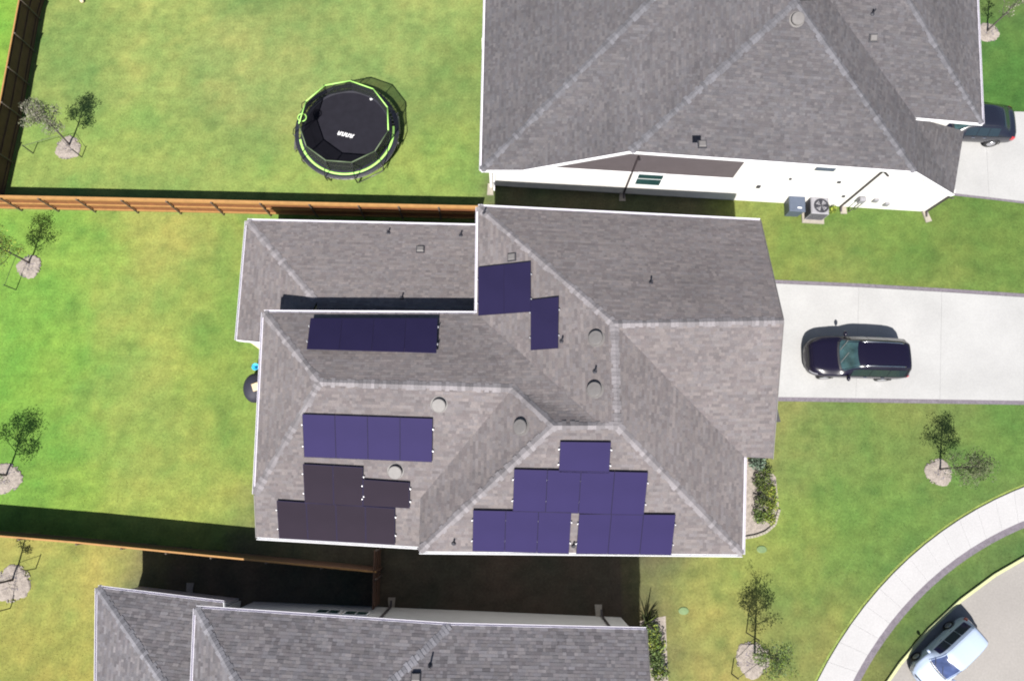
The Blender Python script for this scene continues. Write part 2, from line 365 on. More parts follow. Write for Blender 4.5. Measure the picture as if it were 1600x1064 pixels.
# driveway of the middle house
drv = base_sheet('driveway', drive_poly, .008, M['joint'])
top = edge_pts(drive_poly, (1, 2, 3, 4)); bot = edge_pts(drive_poly, (8, 7, 6, 5))
def resample(pts, n):
    L = [0]
    for i in range(len(pts) - 1): L.append(L[-1] + (pts[i + 1] - pts[i]).length)
    out = []
    for k in range(n + 1):
        t = L[-1] * k / n
        for i in range(len(pts) - 1):
            if t <= L[i + 1] + 1e-6: out.append(pts[i].lerp(pts[i + 1], (t - L[i]) / (L[i + 1] - L[i]))); break
    return out
T_, B_ = resample(top, 5), resample(bot, 5)
T_[0] = P(1200, 443); B_[0] = P(1197, 620)
mid_ = [a.lerp(b, .5) for a, b in zip(T_, B_)]
slab_between(drv, T_, mid_, 0, .01, .045, M['concrete']); slab_between(drv, mid_, B_, 0, .01, .045, M['concrete'])
off = lambda pts, dx, dy: [p + Vector((dx, dy, 0)) for p in pts]
strip('soil_edge', off(T_, 0, .0), off(T_, 0, .2), .012, M['soil']); strip('soil_edge', off(B_, 0, -.2), off(B_, 0, 0), .012, M['soil'])
drv2 = base_sheet('driveway', drive2_poly, .008, M['joint'])
T2 = resample([drive2_poly[0], drive2_poly[1], drive2_poly[2]], 4); B2 = resample([drive2_poly[6], drive2_poly[5], drive2_poly[4], drive2_poly[3]], 4)
mid2 = [a.lerp(b, .5) for a, b in zip(T2, B2)]
slab_between(drv2, T2, mid2, 0, .01, .045, M['concrete']); slab_between(drv2, mid2, B2, 0, .01, .045, M['concrete'])
strip('soil_edge', off(B2, 0, -.12), off(B2, 0, 0), .012, M['soil'])
# pavement, verge edge, kerb and street
wk = MB(); oa, ia = arc(c_out, n=48), arc(c_in, n=48)
walk = strip('pavement', ia, oa, .01, M['joint'])
slab_between(walk, oa, ia, 0, .015, .06, M['walk'])
strip('fringe_edge', arc(c_out, dr=-.03), arc(c_out, dr=.11), .007, M['fringe'])
strip('soil_edge', arc(c_in, dr=-.3), arc(c_in, dr=.02), .006, M['soil'])
ko = arc(c_kerb, n=80); ki = arc(c_kerb, n=80, dr=-.12)
kb = strip('kerb', arc(c_kerb, n=24, dr=-.12), arc(c_kerb, n=24), .004, M['soil'])
kA, kB = arc(c_kerb, n=24), arc(c_kerb, n=24, dr=-.12)
for i in range(24):
    k = MB(); g = .004
    k.prism([kA[i].lerp(kA[i + 1], g), kA[i].lerp(kA[i + 1], 1 - g), kB[i].lerp(kB[i + 1], 1 - g), kB[i].lerp(kB[i + 1], g)], .006, .1, M['kerb'])
    o = k.build('kerb_stone', kb); simplify_normals(o)
st = MB(); far = arc(c_kerb, n=80, dr=-.125)
cx, cy = c_kerb[0], c_kerb[1]
st.add([(p.x, p.y, .004) for p in far] + [(cx, cy - 6, .004)], [(i, i + 1, 81) for i in range(80)], M['street'])
street = st.build('road'); simplify_normals(street); street['kind'] = 'structure'

# ------------------------------------------------------------------ roofs
WARM = [(.132, .121, .118), (.12, .109, .108), (.146, .134, .129), (.112, .104, .104), (.127, .12, .121), (.137, .129, .127)]
def clip_rect(poly, rect):
    """plan polygon clipped by the four half planes of a convex quad"""
    out = poly
    for i in range(4):
        a, b = rect[i], rect[(i + 1) % 4]; inp = out; out = []
        if not inp: return []
        side = lambda p: (b[0] - a[0]) * (p[1] - a[1]) - (b[1] - a[1]) * (p[0] - a[0])
        for j in range(len(inp)):
            p, q = inp[j - 1], inp[j]; sp, sq = side(p), side(q)
            if (sp >= 0) != (sq >= 0):
                t = sp / (sp - sq); out.append((p[0] + (q[0] - p[0]) * t, p[1] + (q[1] - p[1]) * t))
            if sq >= 0: out.append(q)
    return out
class Roof:
    def __init__(s, tone=1.0, tint=(1, 1, 1), contrast=1.0):
        s.planes = []; s.sh = MB(); s.dk = MB(); s.cap = MB(); s.tone = tone; s.tint = tint; s.k = contrast
    def plane(s, pts, eave):
        """pts: corners; eave: plan direction of the shingle courses"""
        tri = [tuple(t) for t in tessellate_polygon([[Vector((p.x, p.y, 0)) for p in pts]])]
        s.planes.append((pts, tri)); n = len(pts)
        s.dk.add([(p.x, p.y, p.z - .02) for p in pts] + [(p.x, p.y, p.z - .17) for p in pts],
                 tri + [tuple(n + j for j in t) for t in tri] + [(i, (i + 1) % n, n + (i + 1) % n, n + i) for i in range(n)], M['deck'])
        best = max(tri, key=lambda t: (pts[t[1]] - pts[t[0]]).cross(pts[t[2]] - pts[t[0]]).length)
        pl = [Plane(*[pts[i] for i in t]) for t in tri]
        two = [[(pts[i].x, pts[i].y) for i in t] for t in tri]
        def z(x, y):
            if len(tri) == 1: return pl[0].z(x, y)
            bz, bd = None, 1e9
            for P_, T in zip(pl, two):
                d = 0
                A = (T[1][0] - T[0][0]) * (T[2][1] - T[0][1]) - (T[1][1] - T[0][1]) * (T[2][0] - T[0][0])
                if abs(A) < 1e-6: continue
                for i in range(3):
                    a, b = T[i], T[(i + 1) % 3]
                    w = ((b[0] - a[0]) * (y - a[1]) - (b[1] - a[1]) * (x - a[0])) / A
                    if w < 0: d -= w
                if d < bd: bd, bz = d, P_.z(x, y)
            return bz
        e = Vector((eave[0], eave[1])).normalized(); u = Vector((-e.y, e.x))
        nb = Plane(*[pts[i] for i in best]).n
        if u.x * nb.x + u.y * nb.y > 0: u = -u; e = -e          # u points upslope (normal leans downslope)
        flat = [(p.x, p.y) for p in pts]
        A = sum(flat[i][0] * flat[(i + 1) % n][1] - flat[(i + 1) % n][0] * flat[i][1] for i in range(n))
        if A < 0: flat = flat[::-1]
        ec = [p[0] * e.x + p[1] * e.y for p in flat]; uc = [p[0] * u.x + p[1] * u.y for p in flat]
        exp_ = .118 * .93; v = min(uc); row = 0
        fx = np.array(flat)
        while v < max(uc):
            t = min(ec) - random.random() * .4; rowk = 1 + random.uniform(-.05, .05)
            while t < max(ec):
                w = random.choice((.09, .13, .17, .22, .3)); 
                rect = [(e.x * a + u.x * b, e.y * a + u.y * b) for a, b in ((t, v), (t + w, v), (t + w, v + exp_), (t, v + exp_))]
                c = clip_rect(flat, rect) if e.x * u.y - e.y * u.x > 0 else clip_rect(flat, rect[::-1])
                thick = random.choice((.004, .004, .009))
                if len(c) > 2:
                    base = random.choice(WARM); q = (1 + (random.uniform(.72, 1.3) * (1 if thick < .006 else .86) - 1) * s.k) * s.tone * rowk
                    colr = tuple(base[i] * q * s.tint[i] for i in range(3))
                    V = []
                    for x, y in c:
                        lift = thick * (1 - ((x * u.x + y * u.y) - v) / exp_)
                        V.append((x, y, z(x, y) + .002 + max(lift, 0)))
                    ok = [V[i] for i in range(len(V)) if (Vector(V[i]) - Vector(V[i - 1])).length > 1e-4]
                    if len(ok) > 2:
                        s.sh.add(ok, [tuple(range(len(ok)))], M['shingle'], colr)
                        low = [i for i in range(len(ok)) if abs(ok[i][0] * u.x + ok[i][1] * u.y - v) < 1e-3]
                        if len(low) == 2:
                            a, b = ok[low[0]], ok[low[1]]
                            s.sh.add([a, b, (b[0], b[1], b[2] - thick - .004), (a[0], a[1], a[2] - thick - .004)], [(0, 1, 2, 3)], M['shingle'], tuple(k * .7 for k in colr))
                t += w
            v += exp_; row += 1
    def z(s, x, y):
        best = None
        for pts, tri in s.planes:
            for t in tri:
                a, b, c = (pts[i] for i in t)
                if intersect_point_tri_2d((x, y), (a.x, a.y), (b.x, b.y), (c.x, c.y)):
                    zz = Plane(a, b, c).z(x, y); best = zz if best is None else max(best, zz)
        return best
    def caps(s, a, b, half=.145, step=.15):
        """folded cap shingles along a hip or ridge"""
        d = b - a; L = d.length; n = max(1, int(L / step)); pl = Vector((-d.y, d.x, 0)).normalized()
        for i in range(n):
            p, q = a.lerp(b, i / n), a.lerp(b, (i + 1.12) / n)
            hw = half * random.uniform(.7, 1.35); g = random.uniform(.72, 1.2) * s.tone; c = (.168 * g * s.tint[0], .163 * g * s.tint[1], .166 * g * s.tint[2])
            V = []
            for r, lift in ((p, .03), (q, .012)):
                for sd in (-1, 1):
                    x, y = r.x + pl.x * hw * sd, r.y + pl.y * hw * sd
                    zz = s.z(x, y); zz = r.z - half * .3 if zz is None or abs(zz - r.z) > .35 else max(zz, r.z - .08)
                    V.append((x, y, zz + lift * .8))
                V.append((r.x, r.y, r.z + lift + .012))
            s.cap.add(V, [(0, 2, 5, 3), (2, 1, 4, 5), (0, 1, 2)], M['shingle'], c)
    def build(s, house):
        r = s.dk.build('roof', house); simplify_normals(r)
        sh = s.sh.build('shingles', r, colour=True); sh['kind'] = 'stuff'
        # all shingle tops face up
        bm = bmesh.new(); bm.from_mesh(sh.data)
        bmesh.ops.reverse_faces(bm, faces=[f for f in bm.faces if f.normal.z < -.2]); bm.to_mesh(sh.data); bm.free()
        c = s.cap.build('ridge_caps', r, colour=True); c['kind'] = 'stuff'
        bm = bmesh.new(); bm.from_mesh(c.data)
        bmesh.ops.reverse_faces(bm, faces=[f for f in bm.faces if f.normal.z < -.2]); bm.to_mesh(c.data); bm.free()
        return r
def gutter(house, a, b, out, name='gutter', w=.095, drop=.0):
    """K-style gutter: an open trough along the eave a-b, set outside it"""
    d = (b - a).normalized(); o = Vector((out[0], out[1], 0)); o = (o - d * o.dot(d)); o.z = 0; o.normalize()
    prof = [(0, -.005), (0, -.12), (w * .6, -.12), (w, -.05), (w, 0), (w - .015, 0), (w - .015, -.045), (w * .52, -.1), (.012, -.1), (.012, -.005)]
    k = MB(); n = len(prof); U = Vector((0, 0, 1))
    V = [p + o * (x + .004) + U * (z - drop) for p in (a, b) for x, z in prof]
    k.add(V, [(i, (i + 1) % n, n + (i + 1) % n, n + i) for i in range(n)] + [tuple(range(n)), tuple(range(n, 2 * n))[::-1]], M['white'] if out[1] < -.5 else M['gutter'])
    g = k.build(name, house); simplify_normals(g); return g
def rake(house, a, b, out, m=None):
    d = (b - a).normalized(); o = Vector((out[0], out[1], 0)).normalized() * .02
    k = MB(); k.bar(a + o - Vector((0, 0, .085)), b + o - Vector((0, 0, .085)), .03, .19, m or M['white']); return k.build('rake_board', house)
def walls(house, poly, ztop, d, m, name='wall'):
    q = inset(poly, d)
    for i in range(len(q)):
        a, b = q[i], q[(i + 1) % len(q)]
        n = Vector((-(b - a).y, (b - a).x, 0)).normalized() * .1
        k = MB(); za, zb = (ztop[i], ztop[(i + 1) % len(q)]) if isinstance(ztop, list) else (ztop, ztop)
        A, B = a.copy(), b.copy()
        V = [(A.x, A.y, 0), (B.x, B.y, 0), (B.x, B.y, zb), (A.x, A.y, za)]
        V += [(x + n.x, y + n.y, z) for x, y, z in V]
        k.add(V, [(0, 1, 2, 3), (7, 6, 5, 4), (0, 4, 5, 1), (1, 5, 6, 2), (2, 6, 7, 3), (3, 7, 4, 0)], m)
        o = k.build(name, house); simplify_normals(o)
def soffit(house, outer, d, z):
    q = inset(outer, d); n = len(q); k = MB()
    k.add([(p.x, p.y, z) for p in outer] + [(p.x, p.y, z) for p in q], [(i, (i + 1) % n, n + (i + 1) % n, n + i) for i in range(n)], M['white'])
    k.build('soffit', house)
def tilt(o, p, R_):
    e = .08; zx = (R_.z(p.x + e, p.y) or p.z) - (R_.z(p.x - e, p.y) or p.z); zy = (R_.z(p.x, p.y + e) or p.z) - (R_.z(p.x, p.y - e) or p.z)
    n = Vector((-zx / (2 * e), -zy / (2 * e), 1)).normalized()
    o.data.transform(Vector((0, 0, 1)).rotation_difference(n).to_matrix().to_4x4()); o.location = p
def roof_vent(house, R_, p, r=.27):
    """round low attic vent: flange, neck and flat cap"""
    k = MB(); k.lathe([(r * 1.25, .0), (r * 1.22, .012), (r * .8, .02), (r * .78, .13)], M['vent'], 24)
    o = k.build('roof_vent'); tilt(o, p, R_); attach(o, house)
    k = MB(); k.lathe([(r * .9, .09), (r, .095), (r * 1.02, .16), (r * .94, .185), (r * .3, .195)], M['vent'], 28); c = k.build('vent_cap'); tilt(c, p, R_); attach(c, o)
def vent_pipe(house, R_, p, h=.3, r=.035):
    k = MB(); k.lathe([(.1, -.02), (.09, .015), (r + .012, .05), (r, .09), (r, h)], M['pipe'], 12); o = k.build('vent_pipe', house, loc=None); o.matrix_parent_inverse = world_of(house).inverted(); o.location = p
def flat_vent(house, R_, p):
    k = MB(); k.box((0, 0, .012), (.38, .36, .02), M['pipe']); k.box((0, 0, .07), (.3, .26, .1), M['vent'], bev=.03)
    o = k.build('square_vent'); tilt(o, p, R_); attach(o, house)

PIT = .4
# ============================ middle house
Z0 = 5.0
H1 = thing('house', P(790, 620, 0), 'grey hip-roofed house in the middle, carrying dark solar panels on its roof', 'house', 'grey-roofed suburban houses')
A1, A2 = P(747, 323, Z0), P(1188, 345, Z0)
N2 = slope_plane(A1, A2, (0, -1), PIT)
r1 = N2.hit(960, 506); ZR = r1.z
r2 = P(1224, 501, ZR); hK = P(965, 665, ZR); gK = P(865, 665, ZR)
J = P(745, 490, Z0); K = P(940, 664.5, ZR)
V1 = P(1163, 714, Z0); G2 = P(1207, 716, Z0); SE = P(1160, 866, Z0); E1 = P(655, 861, Z0)
aN = P(412, 488, Z0)
N1 = slope_plane(aN, J, (0, -1), PIT)
b = N1.hit(499, 597); c = N1.hit(801, 606); c.z = b.z
Sa = slope_plane(b, c, (0, -1), -PIT)
dW = Sa.hit(398, 772); d1 = Sa.hit(401, 839); d2 = Sa.hit(655, 854); Mv = Sa.hit(657, 778)
R = Roof(.95, (.995, .952, .995), .28)
EW = (A2.x - A1.x, A2.y - A1.y); NS = (-EW[1], EW[0])
R.plane([A1, A2, r2, r1], EW)
R.plane([A1, r1, hK, K, J], (0, 1))
R.plane([aN, J, K, gK, c, b], (J.x - aN.x, J.y - aN.y))
R.plane([aN, b, dW], (dW.x - aN.x, dW.y - aN.y))
R.plane([b, c, Mv, d2, d1, dW], (c.x - b.x, c.y - b.y))
R.plane([c, gK, E1, Mv], (0, 1))
R.plane([gK, hK, SE, E1], (SE.x - E1.x, SE.y - E1.y))
R.plane([hK, r1, V1, SE], (SE.x - V1.x, SE.y - V1.y))
R.plane([r1, r2, G2, V1], (r2.x - r1.x, r2.y - r1.y))
# west wing, lower
ZW = 3.0
w1, w2 = P(386, 345, ZW), P(743, 353, ZW); w5 = P(370, 531, ZW)
NW = slope_plane(w1, w2, (0, -1), .2); WW = slope_plane(w1, w5, (1, 0), .2)
w3 = NW.hit(495, 472); w4 = NW.hit(746, 489)
w6 = WW.hit(470, 520); w7 = P(420, 536, WW.z(P(420, 536, 3.6).x, P(420, 536, 3.6).y))
R.plane([w1, w2, w4, w3], (w2.x - w1.x, w2.y - w1.y))
R.plane([w3, w4, Vector((w4.x, w4.y - 1.2, w4.z - .06)), Vector((w3.x + .1, w3.y - 1.3, w3.z - .35))], (1, 0))
R.plane([w1, w3, w6, w7, w5], (w5.x - w1.x, w5.y - w1.y))
for p, q in ((A1, r1), (r1, r2), (r1, hK), (hK, gK), (gK, c), (c, b), (aN, b), (dW, b), (E1, gK), (SE, hK), (w1, w3)): R.caps(p, q)
ROOF1 = R; R.build(H1)
for p, q, o in ((A1, A2, (0, 1)), (V1, SE, (1, 0)), (E1, SE, (0, -1)), (d1, d2, (0, -1)), (aN, dW, (-1, 0)), (A1, J, (-1, 0)), (aN, J, (0, 1)), (w1, w2, (0, 1)), (w1, w5, (-1, 0))):
    gutter(H1, p, q, o)
rake(H1, A2, r2, (1, .1), M['vent']); rake(H1, r2, G2, (1, -.1), M['vent']); rake(H1, dW, d1, (-1, 0), M['vent']); rake(H1, w5, w7, (0, -1))
walls(H1, [A1, A2, G2, V1, SE, E1, P(690, 770, Z0), J], [4.85] * 5 + [4.6, 4.6, 4.85], .42, M['wall_white'])
walls(H1, [aN, J, P(745, 600, Z0), P(420, 600, Z0)], 4.85, .42, M['wall_white'])
walls(H1, [P(405, 590, Z0), P(665, 600, Z0), P(657, 853, 3.7), P(401, 839, 3.7)], [4.85, 4.85, 3.4, 3.4], .42, M['wall_white'])
walls(H1, [w1, w2, P(743, 480, ZW), P(480, 480, ZW), P(440, 532, ZW), w5], 2.86, .4, M['wall_white'])
# gable wall under the east rake
gw = inset([A1, A2, G2, V1], .42); k = MB()
rp = Vector((r2.x - .42, r2.y, ZR - .25))
k.add([(gw[1].x, gw[1].y, 4.85), (gw[2].x, gw[2].y, 4.85), rp, (gw[1].x - .1, gw[1].y, 4.85), (gw[2].x - .1, gw[2].y, 4.85), rp - Vector((.1, 0, 0))],
      [(0, 1, 2), (5, 4, 3), (0, 3, 4, 1), (1, 4, 5, 2), (2, 5, 3, 0)], M['wall_white']); o = k.build('gable_wall', H1); simplify_normals(o)
# garage door and window on the east wall, small porch hood
k = MB(); gd = gw[1].lerp(gw[2], .42); k.box((gd.x + .02, gd.y, 1.15), (.05, 4.6, 2.3), M['wall_pale']); gdo = k.build('garage_door', H1)
for i in range(4):
    k = MB(); k.box((gd.x + .05, gd.y, .3 + i * .56), (.02, 4.4, .5), M['wall_pale']); k.build('door_panel', gdo)
ph = P(1206, 640, 4.2); k = MB()
k.add([ph + Vector((-.3, -.55, 0)), ph + Vector((.32, -.5, 0)), ph + Vector((-.3, .55, .0)), ph + Vector((-.3, 0, .35)), ph + Vector((.12, 0, .3))], [(0, 1, 4, 3), (3, 4, 2), (1, 2, 4), (0, 2, 1)], M['deck'])
o = k.build('porch_hood', H1); simplify_normals(o)
# soffit return seen under the west wing
k = MB(); s0 = P(388, 533, 2.9); s1 = P(407, 533, 2.9); s2 = P(406, 546, 2.6)
k.add([s0, s1, s2, s0 - Vector((0, 0, .08)), s1 - Vector((0, 0, .08)), s2 - Vector((0, 0, .08))], [(0, 1, 2), (5, 4, 3), (0, 3, 4, 1), (1, 4, 5, 2), (2, 5, 3, 0)], M['beige'])
o = k.build('patio_beam', H1); simplify_normals(o)
def on(R_, px, py, zg=6.0):
    p = P(px, py, zg)
    for _ in range(6):
        z = R_.z(p.x, p.y)
        if z is None: break
        p = P(px, py, z)
    return p
for px, py in ((686, 632), (815, 667), (618, 736), (932, 529), (930, 609)):
    p = on(R, px, py); roof_vent(H1, R, p)
for px, py in ((607, 364), (720, 368), (628, 466), (1017, 442), (930, 580), (709, 848), (896, 852), (878, 533), (757, 333)):
    p = on(R, px, py); vent_pipe(H1, R, p)
for px, py in ((657, 390), (800, 402)):
    p = on(R, px, py); flat_vent(H1, R, p)
PL1 = {'N1': N1, 'Sa': Sa, 'W1': Plane(A1, r1, J), 'S1': Plane(E1, SE, gK)}

# ============================ north house
H2 = thing('house', P(1150, 150, 0), 'grey-roofed house with a white side wall at the top of the picture', 'house', 'grey-roofed suburban houses')
L1, L2, L0 = P(752, 266, 3.0), P(818, 266, 3.0), P(762, -160, 3.0)
U1, U2 = P(985, 236.5, 4.4), P(1430, 268, 4.4)
S2 = slope_plane(U1, U2, (0, 1), PIT)
Q = S2.hit(1244, 3); Qn = P(1236, -260, Q.z)
WL = slope_plane(L0, L1, (1, 0), PIT)
WP = Plane(U1, Q, L2)
HT = WL.hit(1068, -50); TT = WP.hit(1112, -46); TT.z = HT.z
R1 = P(1490, 304, 2.45); R2e = P(1506, 205, 2.45)
de = Vector((R2e.x - R1.x, R2e.y - R1.y, 0)).normalized(); ne = Vector((-de.y, de.x, 0))
EP = slope_plane(R1, R2e, (-1, 0), (U2.z - R1.z) / abs(ne.dot(Vector((U2.x - R1.x, U2.y - R1.y, 0)))))
X1 = P(1430, 184, 4.1); EP = Plane(U2, Q, X1); X3 = P(1535, 193, X1.z)
SEp = slope_plane(X1, X3, (0, 1), PIT)
Y1 = SEp.hit(1390, -50); X2 = EP.hit(1296, 0)
X2.z = min(X2.z, Q.z - .1)
R2 = R2e
Yn = Vector((Y1.x, Y1.y + 8, Y1.z)); E9 = P(1521, -130, X1.z)
R = Roof(.64, (.965, .975, 1.07), .36)
R.plane([L0, L1, HT, Vector((HT.x, HT.y + 7, HT.z))], (L0.x - L1.x, L0.y - L1.y))
R.plane([L1, L2, TT, HT], (L2.x - L1.x, L2.y - L1.y))
R.plane([L2, U1, Q, Qn, TT], (0, 1))
R.plane([U1, U2, Q], (U2.x - U1.x, U2.y - U1.y))
R.plane([U2, X1, X2, Q], (R1.x - R2.x, R1.y - R2.y))
R.plane([U2, R1, R2, X1], (R1.x - R2.x, R1.y - R2.y))
R.plane([X1, X3, Y1, X2], (X3.x - X1.x, X3.y - X1.y))
R.plane([X3, E9, Yn, Y1], (X3.x - E9.x, X3.y - E9.y))
R.plane([Q, X2, Y1, Yn, Qn], (0, 1))
R.plane([HT, TT, Qn, Vector((HT.x, HT.y + 7, HT.z))], (0, 1))
for p, q in ((L1, HT), (U1, Q), (U2, Q), (X3, Y1), (Q, Qn)): R.caps(p, q, .15)
ROOF2 = R; R.build(H2)
for p, q, o in ((L1, L2, (0, -1)), (L1, L0, (-1, 0)), (U1, U2, (0, -1)), (X1, X3, (0, -1)), (X3, E9, (1, 0))): gutter(H2, p, q, o)
rake(H2, L2, U1, (0, -1)); rake(H2, U2, R1, (0, -1))
# the white south wall: stands on the line Bl-Br
Bl, Br = P(769, 290, 0), P(1447, 331, 0)
wd = (Br - Bl).normalized(); wn = Vector((wd.y, -wd.x, 0)); wallP = (Bl, wn)
def wall_hit(px, py):
    d = ray(px, py); p = LOC + d * ((Bl - LOC).dot(wn) / d.dot(wn)); return (p - Bl).dot(wd), p.z
LW = (Br - Bl).length
def along(p): return (Vector((p.x, p.y, 0)) - Bl).dot(wd)
sL2, sU1, sU2 = along(L2), along(U1), along(U2)
prof = [(0, 0), (LW, 0), (LW, 2.3), (sU2 + .1, 4.2), (sU1, 4.2), (sL2, 2.85), (0, 2.85)]
def wall_slab(prof, t0, t1, m, name, parent):
    n = len(prof); V = [Bl + wd * s_ + wn * t + Vector((0, 0, z)) for t in (t0, t1) for s_, z in prof]; k = MB()
    k.add(V, [tuple(range(n)), tuple(range(n, 2 * n))] + [(i, (i + 1) % n, n + (i + 1) % n, n + i) for i in range(n)], m)
    o = k.build(name, parent); simplify_normals(o); return o
wall2 = wall_slab(prof, -.14, 0, M['wall_white'], 'wall', H2)
sg = wall_hit(1149, 272)[0]; zg = 2.45
wall_slab([(sL2 + .15, zg), (sg, zg), (sg, 4.18), (sU1 + .02, 4.18), (sL2 + .15, 2.83)], .004, .03, M['siding'], 'siding_panel', H2)
wall_slab([(sL2 + .1, zg - .14), (sg, zg - .14), (sg, zg - .003), (sL2 + .1, zg - .003)], .004, .05, M['white'], 'trim_band', H2)
# window with frame and panes
s0, zt = wall_hit(998, 268); s1, zb = wall_hit(1031, 290)
fr = wall_slab([(s0, zb), (s1, zb), (s1, zt), (s0, zt)], .004, .03, M['white'], 'window', H2)
sm = (s0 + s1) / 2; zm = (zb + zt) / 2
for q0, q1 in ((zb + .06, zm - .03), (zm + .03, zt - .06)):
    wall_slab([(s0 + .06, q0), (s1 - .06, q0), (s1 - .06, q1), (s0 + .06, q1)], .031, .036, M['win'], 'pane', fr)
# vents, meter and downspouts on the wall
for px, py, w, h in ((1290, 263, .85, .3), (1185, 291, .16, .22), (1235, 279, .1, .1), (1311, 284, .14, .12), (1318, 306, .12, .12)):
    s_, z_ = wall_hit(px, py)
    lv = wall_slab([(s_ - w / 2, z_ - h / 2), (s_ + w / 2, z_ - h / 2), (s_ + w / 2, z_ + h / 2), (s_ - w / 2, z_ + h / 2)], .004, .07, M['bin'] if w > .5 else M['pipe'], 'wall_vent', H2)
s_, z_ = wall_hit(1346, 308); mp = Bl + wd * s_ + wn * .16
k = MB(); k.box((mp.x, mp.y, z_), (.3, .22, .36), M['ac'], math.atan2(wd.y, wd.x), .04); k.tube([mp + Vector((.22, -.02, z_)), mp + Vector((.22, -.02, .1))], .025, M['steel']); k.tube([mp + Vector((-.05, -.1, z_ - .2)), mp + Vector((-.05, -.1, .0))], .03, M['steel']); k.build('gas_meter', H2)
for px, py in ((1368, 312), (1385, 318)):
    s_, z_ = wall_hit(px, py); mp = Bl + wd * s_ + wn * .06
    k = MB(); k.box((mp.x, mp.y, max(z_, .5)), (.22, .1, .3), M['ac'], math.atan2(wd.y, wd.x), .02); k.build('cable_box', H2)
def downspout(house, top, foot, m=M['bronze'], kick=None):
    k = MB(); t = Vector(top); f = Vector(foot)
    q = Vector((f.x, f.y, t.z - .35))
    k.bar(t, q, .075, .06, m); k.bar(q, (f.x, f.y, .12), .08, .06, m, (0, 1, 0))
    k.bar((f.x, f.y, .14), f + Vector((*(kick or (0, -.25)), .05)), .08, .06, m); return k.build('downspout', house)
def splash(px, py, label, rz=0.0):
    p = P(px, py); k = MB()
    V = [(-.16, -.3, 0), (.16, -.3, 0), (.12, .3, 0), (-.12, .3, 0), (-.16, -.3, .04), (.16, -.3, .04), (.12, .3, .09), (-.12, .3, .09), (-.11, -.26, .03), (.11, -.26, .03), (.08, .24, .06), (-.08, .24, .06)]
    k.add(V, [(3, 2, 1, 0), (0, 1, 5, 4), (1, 2, 6, 5), (2, 3, 7, 6), (3, 0, 4, 7), (4, 5, 9, 8), (5, 6, 10, 9), (6, 7, 11, 10), (7, 4, 8, 11), (8, 9, 10, 11)], M['stone'])
    o = k.build('splash_block'); o.location = (p.x, p.y, .012); o.rotation_euler.z = rz; tag(o, label, 'splash block', 'splash blocks under the downspouts')
for tp, sf in (((993, 243), wall_hit(976, 297)[0]), ((1371, 268), wall_hit(1318, 318)[0]), ((769, 270), .12)):
    ft = Bl + wd * sf + wn * .05
    z_ = 2.8 if tp[0] < 800 else 4.4
    e = P(tp[0], tp[1], z_) ; e = Vector((ft.x, ft.y, z_)) + wn * .42
    downspout(H2, e, ft, M['bronze'] if tp[0] > 800 else M['white'])
ft = Br - wd * .06 + wn * .05; downspout(H2, Vector((ft.x, ft.y, 2.2)) + wn * .2, ft)
splash(972, 306, 'pale splash block under the dark downspout beside the window of the white wall')
splash(1317, 326, 'pale splash block right of the air conditioner by the white wall')
splash(1447, 339, 'pale splash block at the east corner of the white wall', .3)
splash(766, 297, 'pale splash block at the west corner of the white-walled house')
def plain_wall(house, a, b, z, m):
    d = Vector((b.x - a.x, b.y - a.y, 0)); k = MB(); c_ = (Vector((a.x, a.y, 0)) + Vector((b.x, b.y, 0))) / 2
    k.box((c_.x, c_.y, z / 2), (d.length, .14, z), m, math.atan2(d.y, d.x)); return k.build('wall', house)
gS = Vector((X3.x - .75, X1.y - .1 + .5, 0)); eB = Br + Vector((-.1, .1, 0))
plain_wall(H2, eB, Vector((eB.x - .35, gS.y - .1, 0)), 2.2, M['wall_white'])
plain_wall(H2, Vector((eB.x - 1.5, gS.y, 0)), gS, X1.z - .22, M['wall_white'])
plain_wall(H2, gS, Vector((gS.x - .2, gS.y + 9, 0)), X1.z - .25, M['wall_white'])
plain_wall(H2, Vector((L1.x + .4, L1.y + .5, 0)), Vector((L0.x + .4, L0.y, 0)), 2.8, M['wall_white'])
# white return wall beside the garage
ga = P(1487, 207, 2.2)
p = on(R, 1245, 31); roof_vent(H2, R, p)
for px, py in ((1363, 22),): p = on(R, px, py); vent_pipe(H2, R, p)
for px, py in ((1364, 60), (1097, 226)): p = on(R, px, py); flat_vent(H2, R, p)

# ============================ south house
H3 = thing('house', P(700, 1100, 0), 'grey-roofed house along the bottom edge with its shaded north wall showing', 'house', 'grey-roofed suburban houses')
l1, l2 = P(152, 918, 2.6), P(349, 942, 2.6); l3 = P(149, 1250, 2.6)
m1, m2, m3 = P(306, 950, 4.9), P(703, 977, 4.9), P(1010, 984, 4.9)
NL = slope_plane(l1, l2, (0, -1), PIT); WLo = slope_plane(l1, l3, (1, 0), PIT)
NM = slope_plane(m1, m2, (0, -1), PIT); NR = slope_plane(m2, m3, (0, -1), PIT)
lh = NL.hit(283, 1108); l4 = Vector((lh.x, lh.y - 4, lh.z))
mh = NM.hit(420, 1160); ml = P(296, 1180, 4.9)
mv = NM.hit(590, 1080); mv2 = NM.hit(510, 1165)
re = NR.hit(1022, 1165); rv = NR.hit(510, 1165); mv3 = Vector((mv2.x, mv2.y, min(mv2.z, rv.z)))
R = Roof(.9, (.97, .975, 1.07), .75)
R.plane([l1, l2, NL.hit(352, 1108), lh], (l2.x - l1.x, l2.y - l1.y))
R.plane([l1, lh, l4, l3], (0, 1))
R.plane([m1, m2, mv3, mh], (m2.x - m1.x, m2.y - m1.y))
R.plane([m1, mh, ml], (m1.x - ml.x, m1.y - ml.y))
R.plane([m2, m3, re, mv3], (m3.x - m2.x, m3.y - m2.y))
